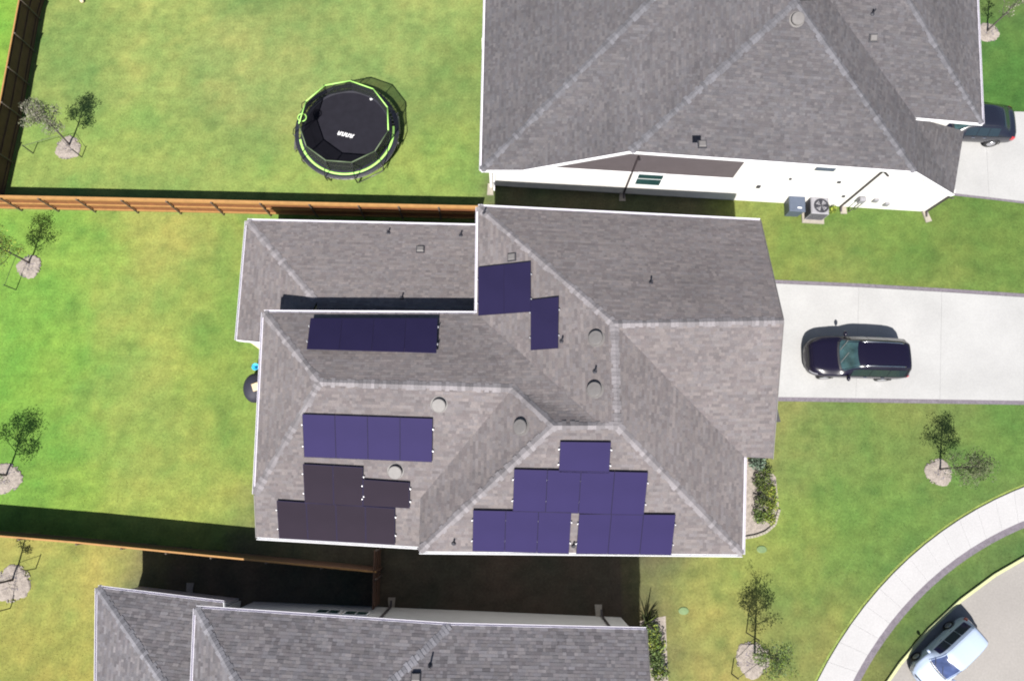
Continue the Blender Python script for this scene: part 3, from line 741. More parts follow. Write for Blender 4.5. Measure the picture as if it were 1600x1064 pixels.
# far slopes, out of the picture
south = [Vector((re.x, re.y - 5, 4.9)), Vector((mh.x - 2, mh.y - 5, 4.9))]
R.plane([mh, mv3, re, south[0], south[1]], (1, 0))
for p, q in ((l1, lh), (m1, mh), (m2, mv3)): R.caps(p, q, .14)
R.caps(mh, re)
ROOF3 = R; R.build(H3)
for p, q, o in ((l1, l2, (0, 1)), (m1, m2, (0, 1)), (m2, m3, (0, 1)), (l1, l3, (-1, 0)), (m1, ml, (-1, 0))): gutter(H3, p, q, o)
rake(H3, m3, re, (1, 0), M['vent']); rake(H3, l2, NL.hit(352, 1108), (1, 0))
B3l, B3r = P(397, 939.5, 0), P(970, 964, 0)
w3d = (B3r - B3l).normalized(); w3n = Vector((-w3d.y, w3d.x, 0))
def slab3(prof, t0, t1, m, name, parent):
    n = len(prof); V = [B3l + w3d * s_ + w3n * t + Vector((0, 0, z)) for t in (t0, t1) for s_, z in prof]; k = MB()
    k.add(V, [tuple(range(n)), tuple(range(n, 2 * n))] + [(i, (i + 1) % n, n + (i + 1) % n, n + i) for i in range(n)], m)
    o = k.build(name, parent); simplify_normals(o); return o
L3 = (B3r - B3l).length
slab3([(0, 0), (L3, 0), (L3, 4.78), (0, 4.78)], -.14, 0, M['wall_pale'], 'wall', H3)
def hit3(px, py):
    d = ray(px, py); p = LOC + d * ((B3l - LOC).dot(w3n) / d.dot(w3n)); return (p - B3l).dot(w3d), p.z
for x0, x1, y0, y1 in ((497, 529, 953, 960), (541, 573, 955.5, 962.5)):
    a0, zb = hit3(x0, y0); a1, zt = hit3(x1, y1)
    zb, zt = min(zb, zt), max(zb, zt)
    f = slab3([(a0, zb), (a1, zb), (a1, zt), (a0, zt)], .004, .04, M['white'], 'window', H3)
    h = (a0 + a1) / 2
    for q0, q1 in ((a0 + .06, h - .02), (h + .02, a1 - .06)):
        slab3([(q0, zb + .06), (q1, zb + .06), (q1, zt - .06), (q0, zt - .06)], .041, .046, M['win'], 'pane', f)
er = [Vector((B3r.x, B3r.y, 0)), Vector((B3r.x + .3, B3r.y - 12, 0))]
k = MB(); k.add([er[0], er[1], er[1] + Vector((0, 0, 4.7)), er[0] + Vector((0, 0, 4.7)), er[0] - Vector((.14, 0, 0)), er[1] - Vector((.14, 0, 0)), er[1] + Vector((-.14, 0, 4.7)), er[0] + Vector((-.14, 0, 4.7))],
              [(0, 1, 2, 3), (7, 6, 5, 4), (0, 4, 5, 1), (1, 5, 6, 2), (2, 6, 7, 3), (3, 7, 4, 0)], M['wall_pale']); o = k.build('wall', H3); simplify_normals(o)
walls(H3, [l1, l2, Vector((l2.x, l2.y - 6, 2.6)), l3], 2.45, .35, M['wall_pale'])
for tp, fp in (((590, 968), (611, 949)), ((956, 980), (936, 958))):
    a0, _ = hit3(*fp); ft = B3l + w3d * a0 + w3n * .05
    downspout(H3, Vector((ft.x, ft.y, 4.75)) + w3n * .35, ft, M['bronze'], (0, .25))
splash(612, 944, 'grey splash block in the shade beside the short cross fence', math.pi)
splash(935, 955, 'grey splash block in the shade near the east end of the bottom house', math.pi)
splash(297, 921, 'grey splash block in the shade by the low west corner of the bottom house', math.pi)
p = on(R, 672, 1040, 5.5); vent_pipe(H3, R, p, .4); p = on(R, 650, 1058, 5.5); flat_vent(H3, R, p)

# ------------------------------------------------------------------ solar arrays
def array(name, label, rows, plane, lift=.13, pm='panel'):
    """rows: list of (four picture corners TL TR BR BL, number of panels)"""
    allp = [plane.hit(*q, lift) for qs, n in rows for q in qs]
    ctr = sum(allp, Vector()) / len(allp)
    t = thing(name, ctr, label, 'solar array', 'solar arrays on the middle roof')
    for qs, n in rows:
        TL, TR, BR, BL = [plane.hit(*q, lift) for q in qs]
        N = plane.n
        for i in range(n):
            g = .003
            f0, f1 = (i + g) / n, (i + 1 - g) / n
            q = [TL.lerp(TR, f0), TL.lerp(TR, f1), BL.lerp(BR, f1), BL.lerp(BR, f0)]
            cc = sum(q, Vector()) / 4
            inn = [p + (cc - p).normalized() * .022 for p in q]
            k = MB(); k.add([p for p in inn] + [p - N * .03 for p in inn], [(0, 1, 2, 3), (7, 6, 5, 4)] + [(j, (j + 1) % 4, 4 + (j + 1) % 4, 4 + j) for j in range(4)], M[pm])
            pn = k.build('solar_panel', t, loc=cc); simplify_normals(pn)
            k = MB(); up = [p + N * .004 for p in q]; ui = [p + N * .004 for p in inn]; dn = [p - N * .04 for p in q]
            k.add(up + ui + dn, [(j, (j + 1) % 4, 4 + (j + 1) % 4, 4 + j) for j in range(4)] + [(j, (j + 1) % 4, 8 + (j + 1) % 4, 8 + j) for j in range(4)], M['frame'])
            f = k.build('frame', pn); simplify_normals(f)
        for v in (.25, .75):
            a, e = TL.lerp(BL, v), TR.lerp(BR, v); d = (e - a).normalized()
            k = MB(); k.bar(a - d * .04 - N * .065, e + d * .04 - N * .065, .045, .045, M['clip'], N); k.build('rail', t)
            for p_ in (a - d * .03, e + d * .03):
                k = MB(); k.bar(p_ - N * .04, p_ + N * .008, .04, .035, M['clip'], d); k.build('clamp', t)
            for j in range(n):
                p_ = a.lerp(e, (j + .5) / n); k = MB(); k.bar(p_ - N * (lift + .01), p_ - N * .088, .07, .05, M['steel'], d); k.build('foot', t)
    return t
array('solar_array', 'dark solar array of four panels in one row on the shaded north slope', [(((485, 497), (684, 497), (682, 551), (479, 545)), 4)], PL1['N1'], .22, 'panel_shaded')
array('solar_array', 'dark three-panel solar array on the west slope near the round vents', [(((747, 418), (829, 409), (829, 487), (747, 493)), 2), (((829, 469), (873, 464), (872, 544), (829, 547)), 1)], PL1['W1'], .13, 'panel_shaded')
array('solar_array', 'indigo solar array of four panels in one row just south of the ridge', [(((472, 647), (676, 654), (675, 722), (475, 714)), 4)], PL1['Sa'])
array('solar_array', 'dark stepped solar array on the lower left slope over the gutter', [(((473, 725), (567, 730), (567, 791), (476, 786)), 2), (((567, 749), (640, 754), (640, 794), (567, 790)), 1), (((432, 782), (617, 794), (617, 851), (436, 841)), 4)], PL1['Sa'], .13, 'panel_dark')
array('solar_array', 'large indigo stepped pyramid solar array above the south gutter', [(((875, 690), (955, 691), (952, 740), (873, 738)), 1), (((803, 733), (1013, 738), (1006, 805), (801, 799)), 4), (((739, 797), (893, 800), (889, 865), (738, 861)), 3), (((905, 803), (1056, 804), (1049, 867), (900, 865)), 3)], PL1['S1'])

# ------------------------------------------------------------------ fences
def fence(name, label, pts, side, posts_at=2.15, wood='cedar', capw=.12):
    """side +1/-1: which side of the line carries rails and posts"""
    t = thing(name, (pts[0] + pts[-1]) / 2 * Vector((1, 1, 0)).length * 0 if False else Vector(((pts[0].x + pts[-1].x) / 2, (pts[0].y + pts[-1].y) / 2, 0)), label, 'fence', 'cedar board fences between the yards')
    pk = MB()
    for a, e in zip(pts[:-1], pts[1:]):
        a = Vector((a.x, a.y, 0)); e = Vector((e.x, e.y, 0)); d = (e - a); L = d.length; d.normalize(); n = Vector((-d.y, d.x, 0)) * side
        ang = math.atan2(d.y, d.x); m = int(L / .145)
        for i in range(m):
            p = a + d * ((i + .5) * L / m); h = FZ - .02 + random.uniform(-.02, .02)
            pk.box((p.x - n.x * .012, p.y - n.y * .012, h / 2 + .02), (L / m + .004, .019, h), M[wood], ang)
        for z in (.22, .8, 1.38):
            k = MB(); k.bar(a + n * .025 + Vector((0, 0, z)), e + n * .025 + Vector((0, 0, z)), .042, .09, M['cedar_rail' if wood == 'cedar' else 'cedar_shaded']); k.build('rail', t)
        k = MB(); k.bar(a + n * .01 + Vector((0, 0, FZ + .02)), e + n * .01 + Vector((0, 0, FZ + .02)), capw, .035, M['cedar_shaded' if capw < .06 else 'cedar_rail']); k.build('cap_rail', t)
        np_ = max(1, round(L / posts_at))
        for i in range(np_):
            p = a + d * (i * L / np_) + n * .085
            k = MB(); k.lathe([(.035, 0), (.035, FZ - .03), (.045, FZ - .02), (.045, FZ + .02), (.015, FZ + .05)], M['post'], 10, (p.x, p.y, 0)); k.build('post', t)
    o = pk.build('pickets', t); o['kind'] = 'stuff'; return t
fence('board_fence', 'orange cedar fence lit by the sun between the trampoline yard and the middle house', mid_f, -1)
fence('board_fence', 'cedar fence seen from above between the lawn and the bottom house', low_f, -1, 2.15, 'cedar_shaded', .07)
fence('board_fence', 'dark brown cedar fence at the left edge of the trampoline yard', left_f, 1, 2.15, 'cedar_shaded', .07)
fence('board_fence', 'short shaded cross fence linking the middle house to the bottom house', gate_f, 1, 1.2, 'cedar_shaded', .05)

# ------------------------------------------------------------------ plants
def leaf_cloud(k, c, rad, n, size, cols, shell=.35, flat=1.0):
    c = Vector(c)
    for _ in range(n):
        while True:
            v = Vector((random.uniform(-1, 1), random.uniform(-1, 1), random.uniform(-1, 1)))
            if shell < v.length < 1: break
        p = c + Vector((v.x * rad[0], v.y * rad[1], v.z * rad[2]))
        s_ = size * random.uniform(.6, 1.4)
        q = Vector((random.gauss(0, 1), random.gauss(0, 1), random.gauss(.6, .7))).normalized()
        a = q.cross(Vector((random.gauss(0, 1), random.gauss(0, 1), random.gauss(0, 1)))).normalized(); b_ = q.cross(a)
        cc = random.choice(cols); g = random.uniform(.7, 1.3)
        k.add([p - a * s_, p + b_ * s_ * .45 + q * s_ * .12, p + a * s_, p - b_ * s_ * .45 + q * s_ * .12], [(0, 1, 2, 3)], M['leaf'], tuple(x * g for x in cc))
GREEN = [(.065, .1, .03), (.085, .125, .035), (.055, .085, .03), (.1, .135, .04)]
YELL = [(.19, .23, .03), (.13, .19, .025), (.24, .26, .04), (.09, .13, .02)]
GREYL = [(.13, .13, .085), (.16, .155, .12), (.11, .12, .07), (.19, .175, .15)]
def tree(px, py, h, label, crown, cols, n, size, lean=(0, 0), limbs=9, seed=1, low=.35, twig=1.0):
    random.seed(seed); g = P(px, py); t = thing('young_tree', g, label, 'tree', 'young staked trees on the lawns')
    k = MB(); top_ = g + Vector((lean[0], lean[1], h * .9))
    tr = [g.lerp(top_, s_) + Vector((math.sin(s_ * 5) * .05, math.cos(s_ * 4) * .04, 0)) * s_ for s_ in (0, .12, .3, .5, .7, .88, 1)]
    k.tube(tr, [.055, .045, .04, .034, .025, .015, .006], M['bark'], 8)
    cr = MB()
    for i in range(limbs):
        s_ = low + (.92 - low) * i / max(1, limbs - 1); a = i * 2.4 + random.uniform(-.5, .5)
        p = g.lerp(top_, s_); L = crown * (1.05 - .65 * abs(s_ - .45) / .55) * random.uniform(.75, 1.2)
        tip = p + Vector((math.cos(a) * L * .85, math.sin(a) * L * .85, L * random.uniform(.5, .95)))
        md = p.lerp(tip, .5) + Vector((0, 0, -.06))
        k.tube([p, md, tip], [.018 * twig, .012 * twig, .004], M['bark'], 6)
        for j in range(3):
            q = p.lerp(tip, .4 + .25 * j); w = q + Vector((random.uniform(-.35, .35), random.uniform(-.35, .35), random.uniform(.05, .4))) * crown
            k.tube([q, w], [.008 * twig, .003], M['bark'], 5)
            leaf_cloud(cr, w, (.3 * crown,) * 3, n // (limbs * 5), size, cols, 0)
        leaf_cloud(cr, p.lerp(tip, .8), (.34 * crown, .34 * crown, .3 * crown), n // (limbs * 3), size, cols, 0)
    k.build('trunk', t, True); cr.build('crown', t, colour=True); return t
def mulch(px, py, r, label, seed):
    r *= .9; random.seed(seed); g = P(px, py); k = MB(); n = 40
    prof = [(1.0, .012), (.93, .05), (.6, .075), (.2, .06)]
    rr = [1 + .12 * math.sin(3 * TAU * i / n + seed) + random.uniform(-.07, .07) for i in range(n)]
    V = [(g.x + r * f * rr[i] * math.cos(TAU * i / n), g.y + r * f * rr[i] * math.sin(TAU * i / n), z + random.uniform(0, .015)) for f, z in prof for i in range(n)]
    fs = [(j * n + i, j * n + (i + 1) % n, (j + 1) * n + (i + 1) % n, (j + 1) * n + i) for j in range(3) for i in range(n)] + [tuple(3 * n + i for i in range(n))]
    k.add(V, fs, M['mulch']); t = k.build('mulch_ring'); tag(t, label, 'mulch', 'mulch rings round the young trees')
    c = MB()
    for _ in range(260):
        a, q = random.random() * TAU, math.sqrt(random.random()) * r * 1.02
        c.box((g.x + q * math.cos(a), g.y + q * math.sin(a), .085 - .05 * (q / r) ** 2), (random.uniform(.05, .12), random.uniform(.02, .045), .015), random.choice((M['mulch'], M['mulch'], M['stone'], M['soil'])), random.random() * TAU)
    o = c.build('mulch_chips', t); o['kind'] = 'stuff'
def stake(px, py, to, label, h=.85):
    g = P(px, py); t = thing('tree_stake', g, label, 'stake', 'steel stakes tied to the young trees')
    k = MB(); k.bar(g, g + Vector((.02, 0, h)), .04, .035, M['pipe'], (0, 1, 0)); k.build('post', t)
    q = P(*to); q.z = 1.0; k = MB(); k.tube([g + Vector((0, 0, h - .08)), g.lerp(q, .5) + Vector((0, 0, h * .47)), q], .011, M['plastic'], 5); k.build('tie_strap', t)
tree(110, 228, 3.3, 'thin grey young tree leaning beside the left fence of the trampoline yard', .85, GREYL, 3230, .042, (.05, .45), 12, 3, .45)
mulch(107, 232, .68, 'round mulch ring in the corner of the trampoline yard', 3)
tree(47, 412, 2.9, 'yellow-green young tree south of the orange fence, upper left lawn', .9, YELL[:3] + GREEN[:2], 2090, .042, (-.05, .15), 11, 5, .38)
mulch(46, 417, .62, 'mulch ring on the left lawn just south of the orange fence', 5)
tree(12, 742, 3.9, 'green young tree at the left picture edge beside the middle lawn', 1.0, GREEN, 3610, .042, (.0, .1), 12, 8, .35)
mulch(10, 748, .75, 'mulch ring cut by the left picture edge on the middle lawn', 8)
tree(22, 905, 4.2, 'young tree at the left edge below the lower fence', .5, GREEN, 950, .042, (-.2, -.2), 9, 9, .45)
mulch(20, 912, .85, 'brown mulch patch below the lower fence at the left edge', 9)
tree(1467, 733, 3.1, 'olive young tree on the front lawn above the curved pavement', .9, [(.08, .1, .045), (.1, .11, .055), (.07, .09, .04)], 2700, .042, (.05, .1), 12, 11, .36)
mulch(1466, 738, .66, 'pale mulch ring on the front lawn near the driveway', 11)
tree(1178, 1022, 3.6, 'slim green young tree near the bottom edge left of the pavement', .85, GREEN + YELL[1:2], 2700, .042, (-.1, .6), 13, 13, .42)
mulch(1176, 1030, .8, 'pinkish mulch ring near the bottom edge left of the pavement', 13)
tree(1541, 50, 3.2, 'bare young tree in a mulch ring at the top right edge', .5, GREYL, 304, .042, (.1, .1), 9, 15, .35)
mulch(1543, 52, .62, 'mulch ring beside the roof at the top right edge', 15)
stake(52, 240, (110, 228), 'dark stake left of the mulch ring in the trampoline yard')
stake(128, 246, (110, 228), 'dark stake right of the mulch ring in the trampoline yard')
stake(25, 453, (47, 412), 'dark stake below the mulch ring just south of the orange fence')
stake(56, 888, (22, 905), 'dark stake above the brown mulch patch below the lower fence')
stake(16, 950, (22, 905), 'dark stake below the brown mulch patch at the left edge')
stake(1166, 988, (1178, 1022), 'dark stake above the pinkish mulch ring near the bottom edge', 1.5)
stake(1143, 1052, (1178, 1022), 'dark stake lower left of the pinkish mulch ring')
random.seed(21)
def shrub(px, py, r, h, label, cols, n, size, name='shrub', grp='shrubs along the house walls'):
    g = P(px, py); t = thing(name, g, label, 'shrub', grp); k = MB(); r *= 1.15
    for i in range(7):
        a = i * TAU / 7; k.tube([g, g + Vector((math.cos(a) * r * .5, math.sin(a) * r * .5, h * .75))], [.012, .004], M['bark'], 5)
    k.build('stems', t); cr = MB()
    for i in range(6):
        a = i * TAU / 6 + random.random(); q = r * random.uniform(.35, .7)
        leaf_cloud(cr, g + Vector((math.cos(a) * q, math.sin(a) * q, h * random.uniform(.4, .75))), (r * .48, r * .48, h * .4), n // 7, size, cols, .2)
    leaf_cloud(cr, g + Vector((0, 0, h * .6)), (r * .6, r * .6, h * .42), n // 7, size, cols, .2)
    cr.build('foliage', t, colour=True)
bed = [P(1158, 715), P(1190, 722), P(1212, 745), P(1217, 790), P(1210, 818), P(1195, 832), P(1160, 838)]
base_sheet('mulch_bed', bed, .012, M['mulch'])
e_ = [P(*q) for q in ((1162, 840), (1180, 837), (1196, 831), (1210, 819), (1217, 795))]
eb = thing('stone_edging', e_[2], 'curved pale stone edging round the shrub bed', 'edging')
rs = resample(e_, 16)
for i in range(16):
    k = MB(); p = rs[i].lerp(rs[i + 1], .5); d = rs[i + 1] - rs[i]; k.box((p.x, p.y, .05), (d.length * .93, .12, .1 + .02 * random.random()), M['stone'], math.atan2(d.y, d.x), .02); k.build('stone', eb)
AGAVE = [(.1, .14, .1), (.14, .18, .14), (.08, .12, .08)]
DK = [(.045, .06, .02), (.06, .075, .025), (.035, .05, .018), (.1, .13, .025)]
shrub(1180, 722, .36, .5, 'grey-green spiky shrub at the top of the front bed', AGAVE, 320, .07)
shrub(1192, 738, .38, .6, 'olive shrub second from the top of the front bed', DK + YELL[1:2], 420, .05)
shrub(1184, 757, .34, .55, 'dark shrub close to the wall in the middle of the front bed', DK, 400, .05)
shrub(1199, 766, .36, .5, 'yellow-green shrub at the lawn side of the front bed, upper one', YELL, 400, .05)
shrub(1186, 782, .4, .6, 'olive brown shrub left of centre in the front bed', DK, 450, .05)
shrub(1203, 788, .34, .5, 'bright yellow-green shrub at the lawn side of the front bed, lower one', YELL, 400, .05)
shrub(1183, 806, .36, .5, 'green shrub near the stone edging by the wall', GREEN + YELL[1:2], 380, .05)
shrub(1198, 808, .32, .42, 'small yellow-green shrub at the bottom of the front bed', YELL, 320, .05)
for i, (px, py, r, lb, cl) in enumerate(((1014, 984, .4, 'bushy green shrub at the corner of the bottom house', GREEN + YELL[:1]), (1024, 1004, .42, 'yellow-green shrub second in the row beside the bottom house', YELL + GREEN),
                                         (1021, 1026, .42, 'dark green shrub third in the row beside the bottom house', GREEN), (1026, 1047, .4, 'bright green shrub lowest in view beside the bottom house', GREEN + YELL[:2]))):
    shrub(px, py, r, .75, lb, cl, 480, .06)
strip('mulch_bed', [P(1000, 970), P(1003, 1120)], [P(1040, 962), P(1046, 1120)], .008, M['mulch'])
# taller loose shrub at the corner, its spikes throw the long shadow
g = P(1008, 972); t = thing('yucca', g, 'dark spiky plant in the shade at the corner of the bottom house', 'shrub')
k = MB()
for i in range(26):
    a = random.random() * TAU; el = random.uniform(.15, 1.3); L = random.uniform(.5, 1.0)
    d = Vector((math.cos(a) * math.cos(el), math.sin(a) * math.cos(el), math.sin(el))); sd_ = d.cross(Vector((0, 0, 1))).normalized() * .03
    b0 = g + Vector((0, 0, .3)); k.add([b0 - sd_, b0 + sd_, b0 + d * L * .6 + sd_ * .8, b0 + d * L + Vector((0, 0, -.12)), b0 + d * L * .6 - sd_ * .8], [(0, 1, 2, 3, 4)], M['leaf'], random.choice(DK))
k.build('leaves', t, colour=True); k = MB(); k.tube([g, g + Vector((.03, .02, 2.0))], [.06, .015], M['bark'], 6); k.build('stalk', t)

# ------------------------------------------------------------------ vehicles
def smooth_interp(xs, ys, x):
    """monotone cubic"""
    n = len(xs); d = [(ys[i + 1] - ys[i]) / (xs[i + 1] - xs[i]) for i in range(n - 1)]
    m = [d[0]] + [0 if d[i - 1] * d[i] <= 0 else 2 * d[i - 1] * d[i] / (d[i - 1] + d[i]) for i in range(1, n - 1)] + [d[-1]]
    i = 0
    while i < n - 2 and x > xs[i + 1]: i += 1
    h = xs[i + 1] - xs[i]; t = (x - xs[i]) / h
    return (1 + 2 * t) * (1 - t) ** 2 * ys[i] + t * (1 - t) ** 2 * h * m[i] + t * t * (3 - 2 * t) * ys[i + 1] + t * t * (t - 1) * h * m[i + 1]
def car(name, label, cat, loc, rz, keys, paint, L, scr, roof, rearw, rails=False, wheels=(.95, 3.85), rw=.36, gl='glass', sc='screen'):
    """keys: (x from nose, top z, half width at top, belt z, half width at belt). scr/roof/rearw: x ranges"""
    t = thing(name, loc, label, cat, 'parked cars', rz)
    xs = [q[0] for q in keys]; N = 64
    st_ = sorted(set([L * i / N for i in range(N + 1)] + [scr[0], scr[1], roof[1], rearw[1]]))
    prof = lambda x: [smooth_interp(xs, [q[j] for q in keys], x) for j in range(1, 5)]
    def ring(x):
        zt, wt, zb, wb = prof(x)
        cr = .05 if x > scr[0] else .035
        h = [(0, zt + cr), (wt * .35, zt + cr * .93), (wt * .7, zt + cr * .6), (wt * .9, zt + .012), (wt, zt - .03), (wt + (wb - wt) * .5, zb + (zt - zb) * .46), (wb - .012, zb + .012), (wb + .004, zb - .05), (wb + .012, zb - .22), (wb, .55), (wb - .02, .42), (wb - .06, .3), (wb - .25, .24)]
        return h
    def V(x, j, off_=0.0):
        h = ring(x); n = len(h); sg_ = 1 if j >= 0 else -1; y, z = h[abs(j)]
        return Vector((x - L / 2, y * sg_, z))
    n = 13; js = list(range(-(n - 1), n)); k = MB(); vs_ = [V(x, j) for x in st_ for j in js]; m_ = len(js)
    fs = [(i * m_ + a, (i + 1) * m_ + a, (i + 1) * m_ + a + 1, i * m_ + a + 1) for i in range(len(st_) - 1) for a in range(m_ - 1)]
    fs += [tuple(range(m_)), tuple((len(st_) - 1) * m_ + a for a in range(m_))[::-1]]
    k.add(vs_, fs, paint); k.v = [tuple(v) for v in k.v]
    def put(o): o.parent = t; return o
    body = k.build('body', None, True); simplify_normals(body); put(body)
    def patch(nm, x0, x1, j0, j1, mt, off_=.008, parent=None, nx_=10, xin=None):
        """a skin lifted off the body between two x and two girth positions (fractions allowed)"""
        kk = MB(); rows = []
        js_ = [j0 + (j1 - j0) * a / 6 for a in range(7)]
        def at(x, j):
            s0_ = math.floor(abs(j)); s1_ = min(s0_ + 1, n - 1); f = abs(j) - s0_; h = ring(x); sg_ = 1 if j >= 0 else -1
            y = h[s0_][0] + (h[s1_][0] - h[s0_][0]) * f; z = h[s0_][1] + (h[s1_][1] - h[s0_][1]) * f
            return Vector((x - L / 2, y * sg_, z))
        g_ = []
        for i in range(nx_ + 1):
            x = x0 + (x1 - x0) * i / nx_
            for q in js_:
                xx = x + (xin(q) if xin else 0)
                p = at(xx, q); dx = at(min(xx + .02, L), q) - at(max(xx - .02, 0), q); dj = at(xx, q + .05) - at(xx, q - .05)
                nn = dx.cross(dj).normalized()
                if nn.dot(p - Vector((p.x, 0, .7))) < 0: nn = -nn
                g_.append(p + nn * off_)
        w_ = len(js_); kk.add(g_, [(i * w_ + a, (i + 1) * w_ + a, (i + 1) * w_ + a + 1, i * w_ + a + 1) for i in range(nx_) for a in range(w_ - 1)], mt)
        o = kk.build(nm, None, True); o.parent = parent or t; return o
    bow = lambda q: .16 * (q / 4) ** 2
    ws = patch('windshield', scr[0] - .02, scr[1] - .1, -3.75, 3.75, M[sc], .009, xin=bow)
    patch('rear_window', rearw[0] + .05, rearw[1] - .06, -3.7, 3.7, M[gl], .009)
    nw = 3; a0, a1 = scr[1] - .25, rearw[0] - .05
    for sg_ in (-1, 1):
        for i in range(nw):
            x0 = a0 + (a1 - a0) * i / nw + .012; x1 = a0 + (a1 - a0) * (i + 1) / nw - .012
            patch('side_window', x0, x1, 4.35 * sg_, 5.9 * sg_, M[gl], .009, nx_=5)
        patch('headlight', .1, .42, 5.7 * sg_, 6.8 * sg_, M['lampglass'], .01, nx_=5)
        patch('taillight', L - .32, L - .05, 5.6 * sg_, 7.8 * sg_, M['red'], .012, nx_=5)
        for x in (a0 + (a1 - a0) * .29, a0 + (a1 - a0) * .62):
            y, z = ring(x)[7]; kk = MB(); kk.box((x - L / 2, (y + .02) * sg_, z - .03), (.18, .03, .03), M['chrome'], 0, .008); put(kk.build('door_handle'))
        y, z = ring(scr[0] + .35)[6]; kk = MB(); q = Vector((scr[0] + .35 - L / 2, (y + .13) * sg_, z + .06))
        kk.lathe([(.02, -.08), (.1, -.05), (.12, .02), (.09, .08), (.02, .1)], paint, 12, q, (.75, 1.2)); kk.bar(q - Vector((0, .14 * sg_, .05)), q, .05, .04, M['plastic']); put(kk.build('mirror', None, True))
        if rails:
            y = ring(2.8)[3][0]; pts = [Vector((x - L / 2, ring(x)[3][0] * .96 * sg_, ring(x)[3][1] + (.055 if .1 < f < .9 else .005))) for f, x in ((f, roof[0] + .12 + (roof[1] - roof[0] - .3) * f) for f in (0, .06, .12, .5, .88, .94, 1))]
            kk = MB(); kk.tube(pts, .026, M['chrome'], 8); put(kk.build('roof_rail', None, True))
        for x in wheels:
            yw = prof(x)[3] - .1
            kk = MB(); q = Vector((x - L / 2, yw * sg_, rw)); cyl = [(rw * .62, -.12), (rw * .95, -.125), (rw, -.08), (rw, .08), (rw * .95, .125), (rw * .62, .12)]
            nn_ = 24; V_ = [(q.x + r * math.cos(TAU * a / nn_), q.y + z, q.z + r * math.sin(TAU * a / nn_)) for r, z in cyl for a in range(nn_)]
            kk.add(V_, [(i * nn_ + a, i * nn_ + (a + 1) % nn_, (i + 1) * nn_ + (a + 1) % nn_, (i + 1) * nn_ + a) for i in range(5) for a in range(nn_)], M['tyre'])
            wh = put(kk.build('wheel', None, True)); simplify_normals(wh)
            kk = MB(); V_ = [(q.x + r * math.cos(TAU * a / nn_), q.y + z * sg_, q.z + r * math.sin(TAU * a / nn_)) for r, z in ((rw * .63, .1), (rw * .55, .135), (rw * .2, .125)) for a in range(nn_)]
            kk.add(V_, [(i * nn_ + a, i * nn_ + (a + 1) % nn_, (i + 1) * nn_ + (a + 1) % nn_, (i + 1) * nn_ + a) for i in range(2) for a in range(nn_)] + [tuple(2 * nn_ + a for a in range(nn_))], M['rim'])
            o = kk.build('rim', None); o.parent = wh
            # wheel arch lip
            kk = MB(); kk.tube([(q.x + (rw + .045) * math.cos(a), (prof(x)[3] + .006) * sg_, q.z + (rw + .045) * math.sin(a)) for a in [math.pi * i / 14 for i in range(15)]], .022, M['plastic'], 6); put(kk.build('wheel_arch', None, True))
    # bonnet shut lines, wiper cowl, roof seam
    patch('cowl', scr[0] - .12, scr[0] - .03, -3.9, 3.9, M['plastic'], .006, nx_=2, xin=bow)
    patch('grille', .015, .07, -4.6, 4.6, M['plastic'], .012, nx_=3)
    for sg_ in (-1, 1): patch('roof_trim', scr[1] - .05, roof[1] - .05, 3.55 * sg_, 3.68 * sg_, M['plastic'], .004, nx_=14)
    for y in (-.35, .25):
        kk = MB(); kk.bar(V(scr[0] - .02, 0) + Vector((0.02, y, .03)), V(scr[0] + .3, 0) + Vector((.02, y + .45, .035)), .02, .015, M['plastic']); put(kk.build('wiper'))
    return t
SUVK = [(0, .6, .3, .54, .42), (.06, .8, .52, .62, .64), (.25, .95, .7, .78, .84), (.7, 1.06, .8, .94, .965), (1.3, 1.13, .82, 1.03, .985), (1.42, 1.16, .8, 1.06, .985), (2.1, 1.66, .665, 1.1, .985), (2.45, 1.745, .675, 1.11, .985), (3.4, 1.76, .67, 1.12, .985), (4.3, 1.72, .65, 1.13, .97), (4.6, 1.66, .61, 1.13, .945), (4.84, 1.12, .7, 1.0, .88), (4.98, .8, .68, .74, .78)]
a_, b_ = P(1262, 556, .8), P(1420, 561, .9)
dv = a_ - b_; mid = (a_ + b_) / 2
suv = car('parked_car', 'shiny blue-black sports utility vehicle on the wide driveway of the middle house', 'car', (mid.x, mid.y, .045), math.atan2(-dv.y, -dv.x), SUVK, M['navy'], 4.98, (1.42, 2.15), (2.15, 4.5), (4.55, 4.84), True); suv.scale = (.945, .96, .95)
VANK = [(0, .6, .25, .54, .36), (.08, .78, .5, .62, .62), (.3, .9, .68, .74, .84), (.7, .99, .76, .86, .95), (1.05, 1.06, .8, .96, .985), (1.2, 1.1, .78, .98, .99), (2.05, 1.6, .66, 1.02, .99), (2.5, 1.69, .67, 1.03, .99), (3.6, 1.7, .66, 1.04, .985), (4.35, 1.65, .63, 1.06, .965), (4.6, 1.57, .58, 1.06, .94), (4.83, 1.08, .68, .98, .87), (4.95, .8, .66, .74, .78)]
dv = Vector((-.785, -.62, 0)).normalized(); b_ = P(1536, 984, 1.0); b_.z = 0; mid = b_ + dv * 1.74
van = car('parked_car', 'white people carrier parked at the kerb, lower right corner', 'car', (mid.x, mid.y, .004), math.atan2(-dv.y, -dv.x), VANK, M['carwhite'], 4.95, (1.2, 2.1), (2.1, 4.5), (4.55, 4.83), gl='blueglass', sc='bluescreen'); van.scale = (.7, .7, .74)
SEDK = [(0, .6, .5, .54, .64), (.08, .78, .66, .62, .78), (.3, .86, .74, .74, .9), (.8, .94, .78, .85, .945), (1.2, 1.0, .78, .9, .95), (1.95, 1.38, .6, .96, .95), (2.3, 1.45, .61, .98, .95), (3.0, 1.44, .6, .99, .945), (3.5, 1.36, .57, .99, .93), (4.0, 1.08, .66, .96, .9), (4.35, .98, .68, .86, .86), (4.45, .78, .66, .7, .76)]
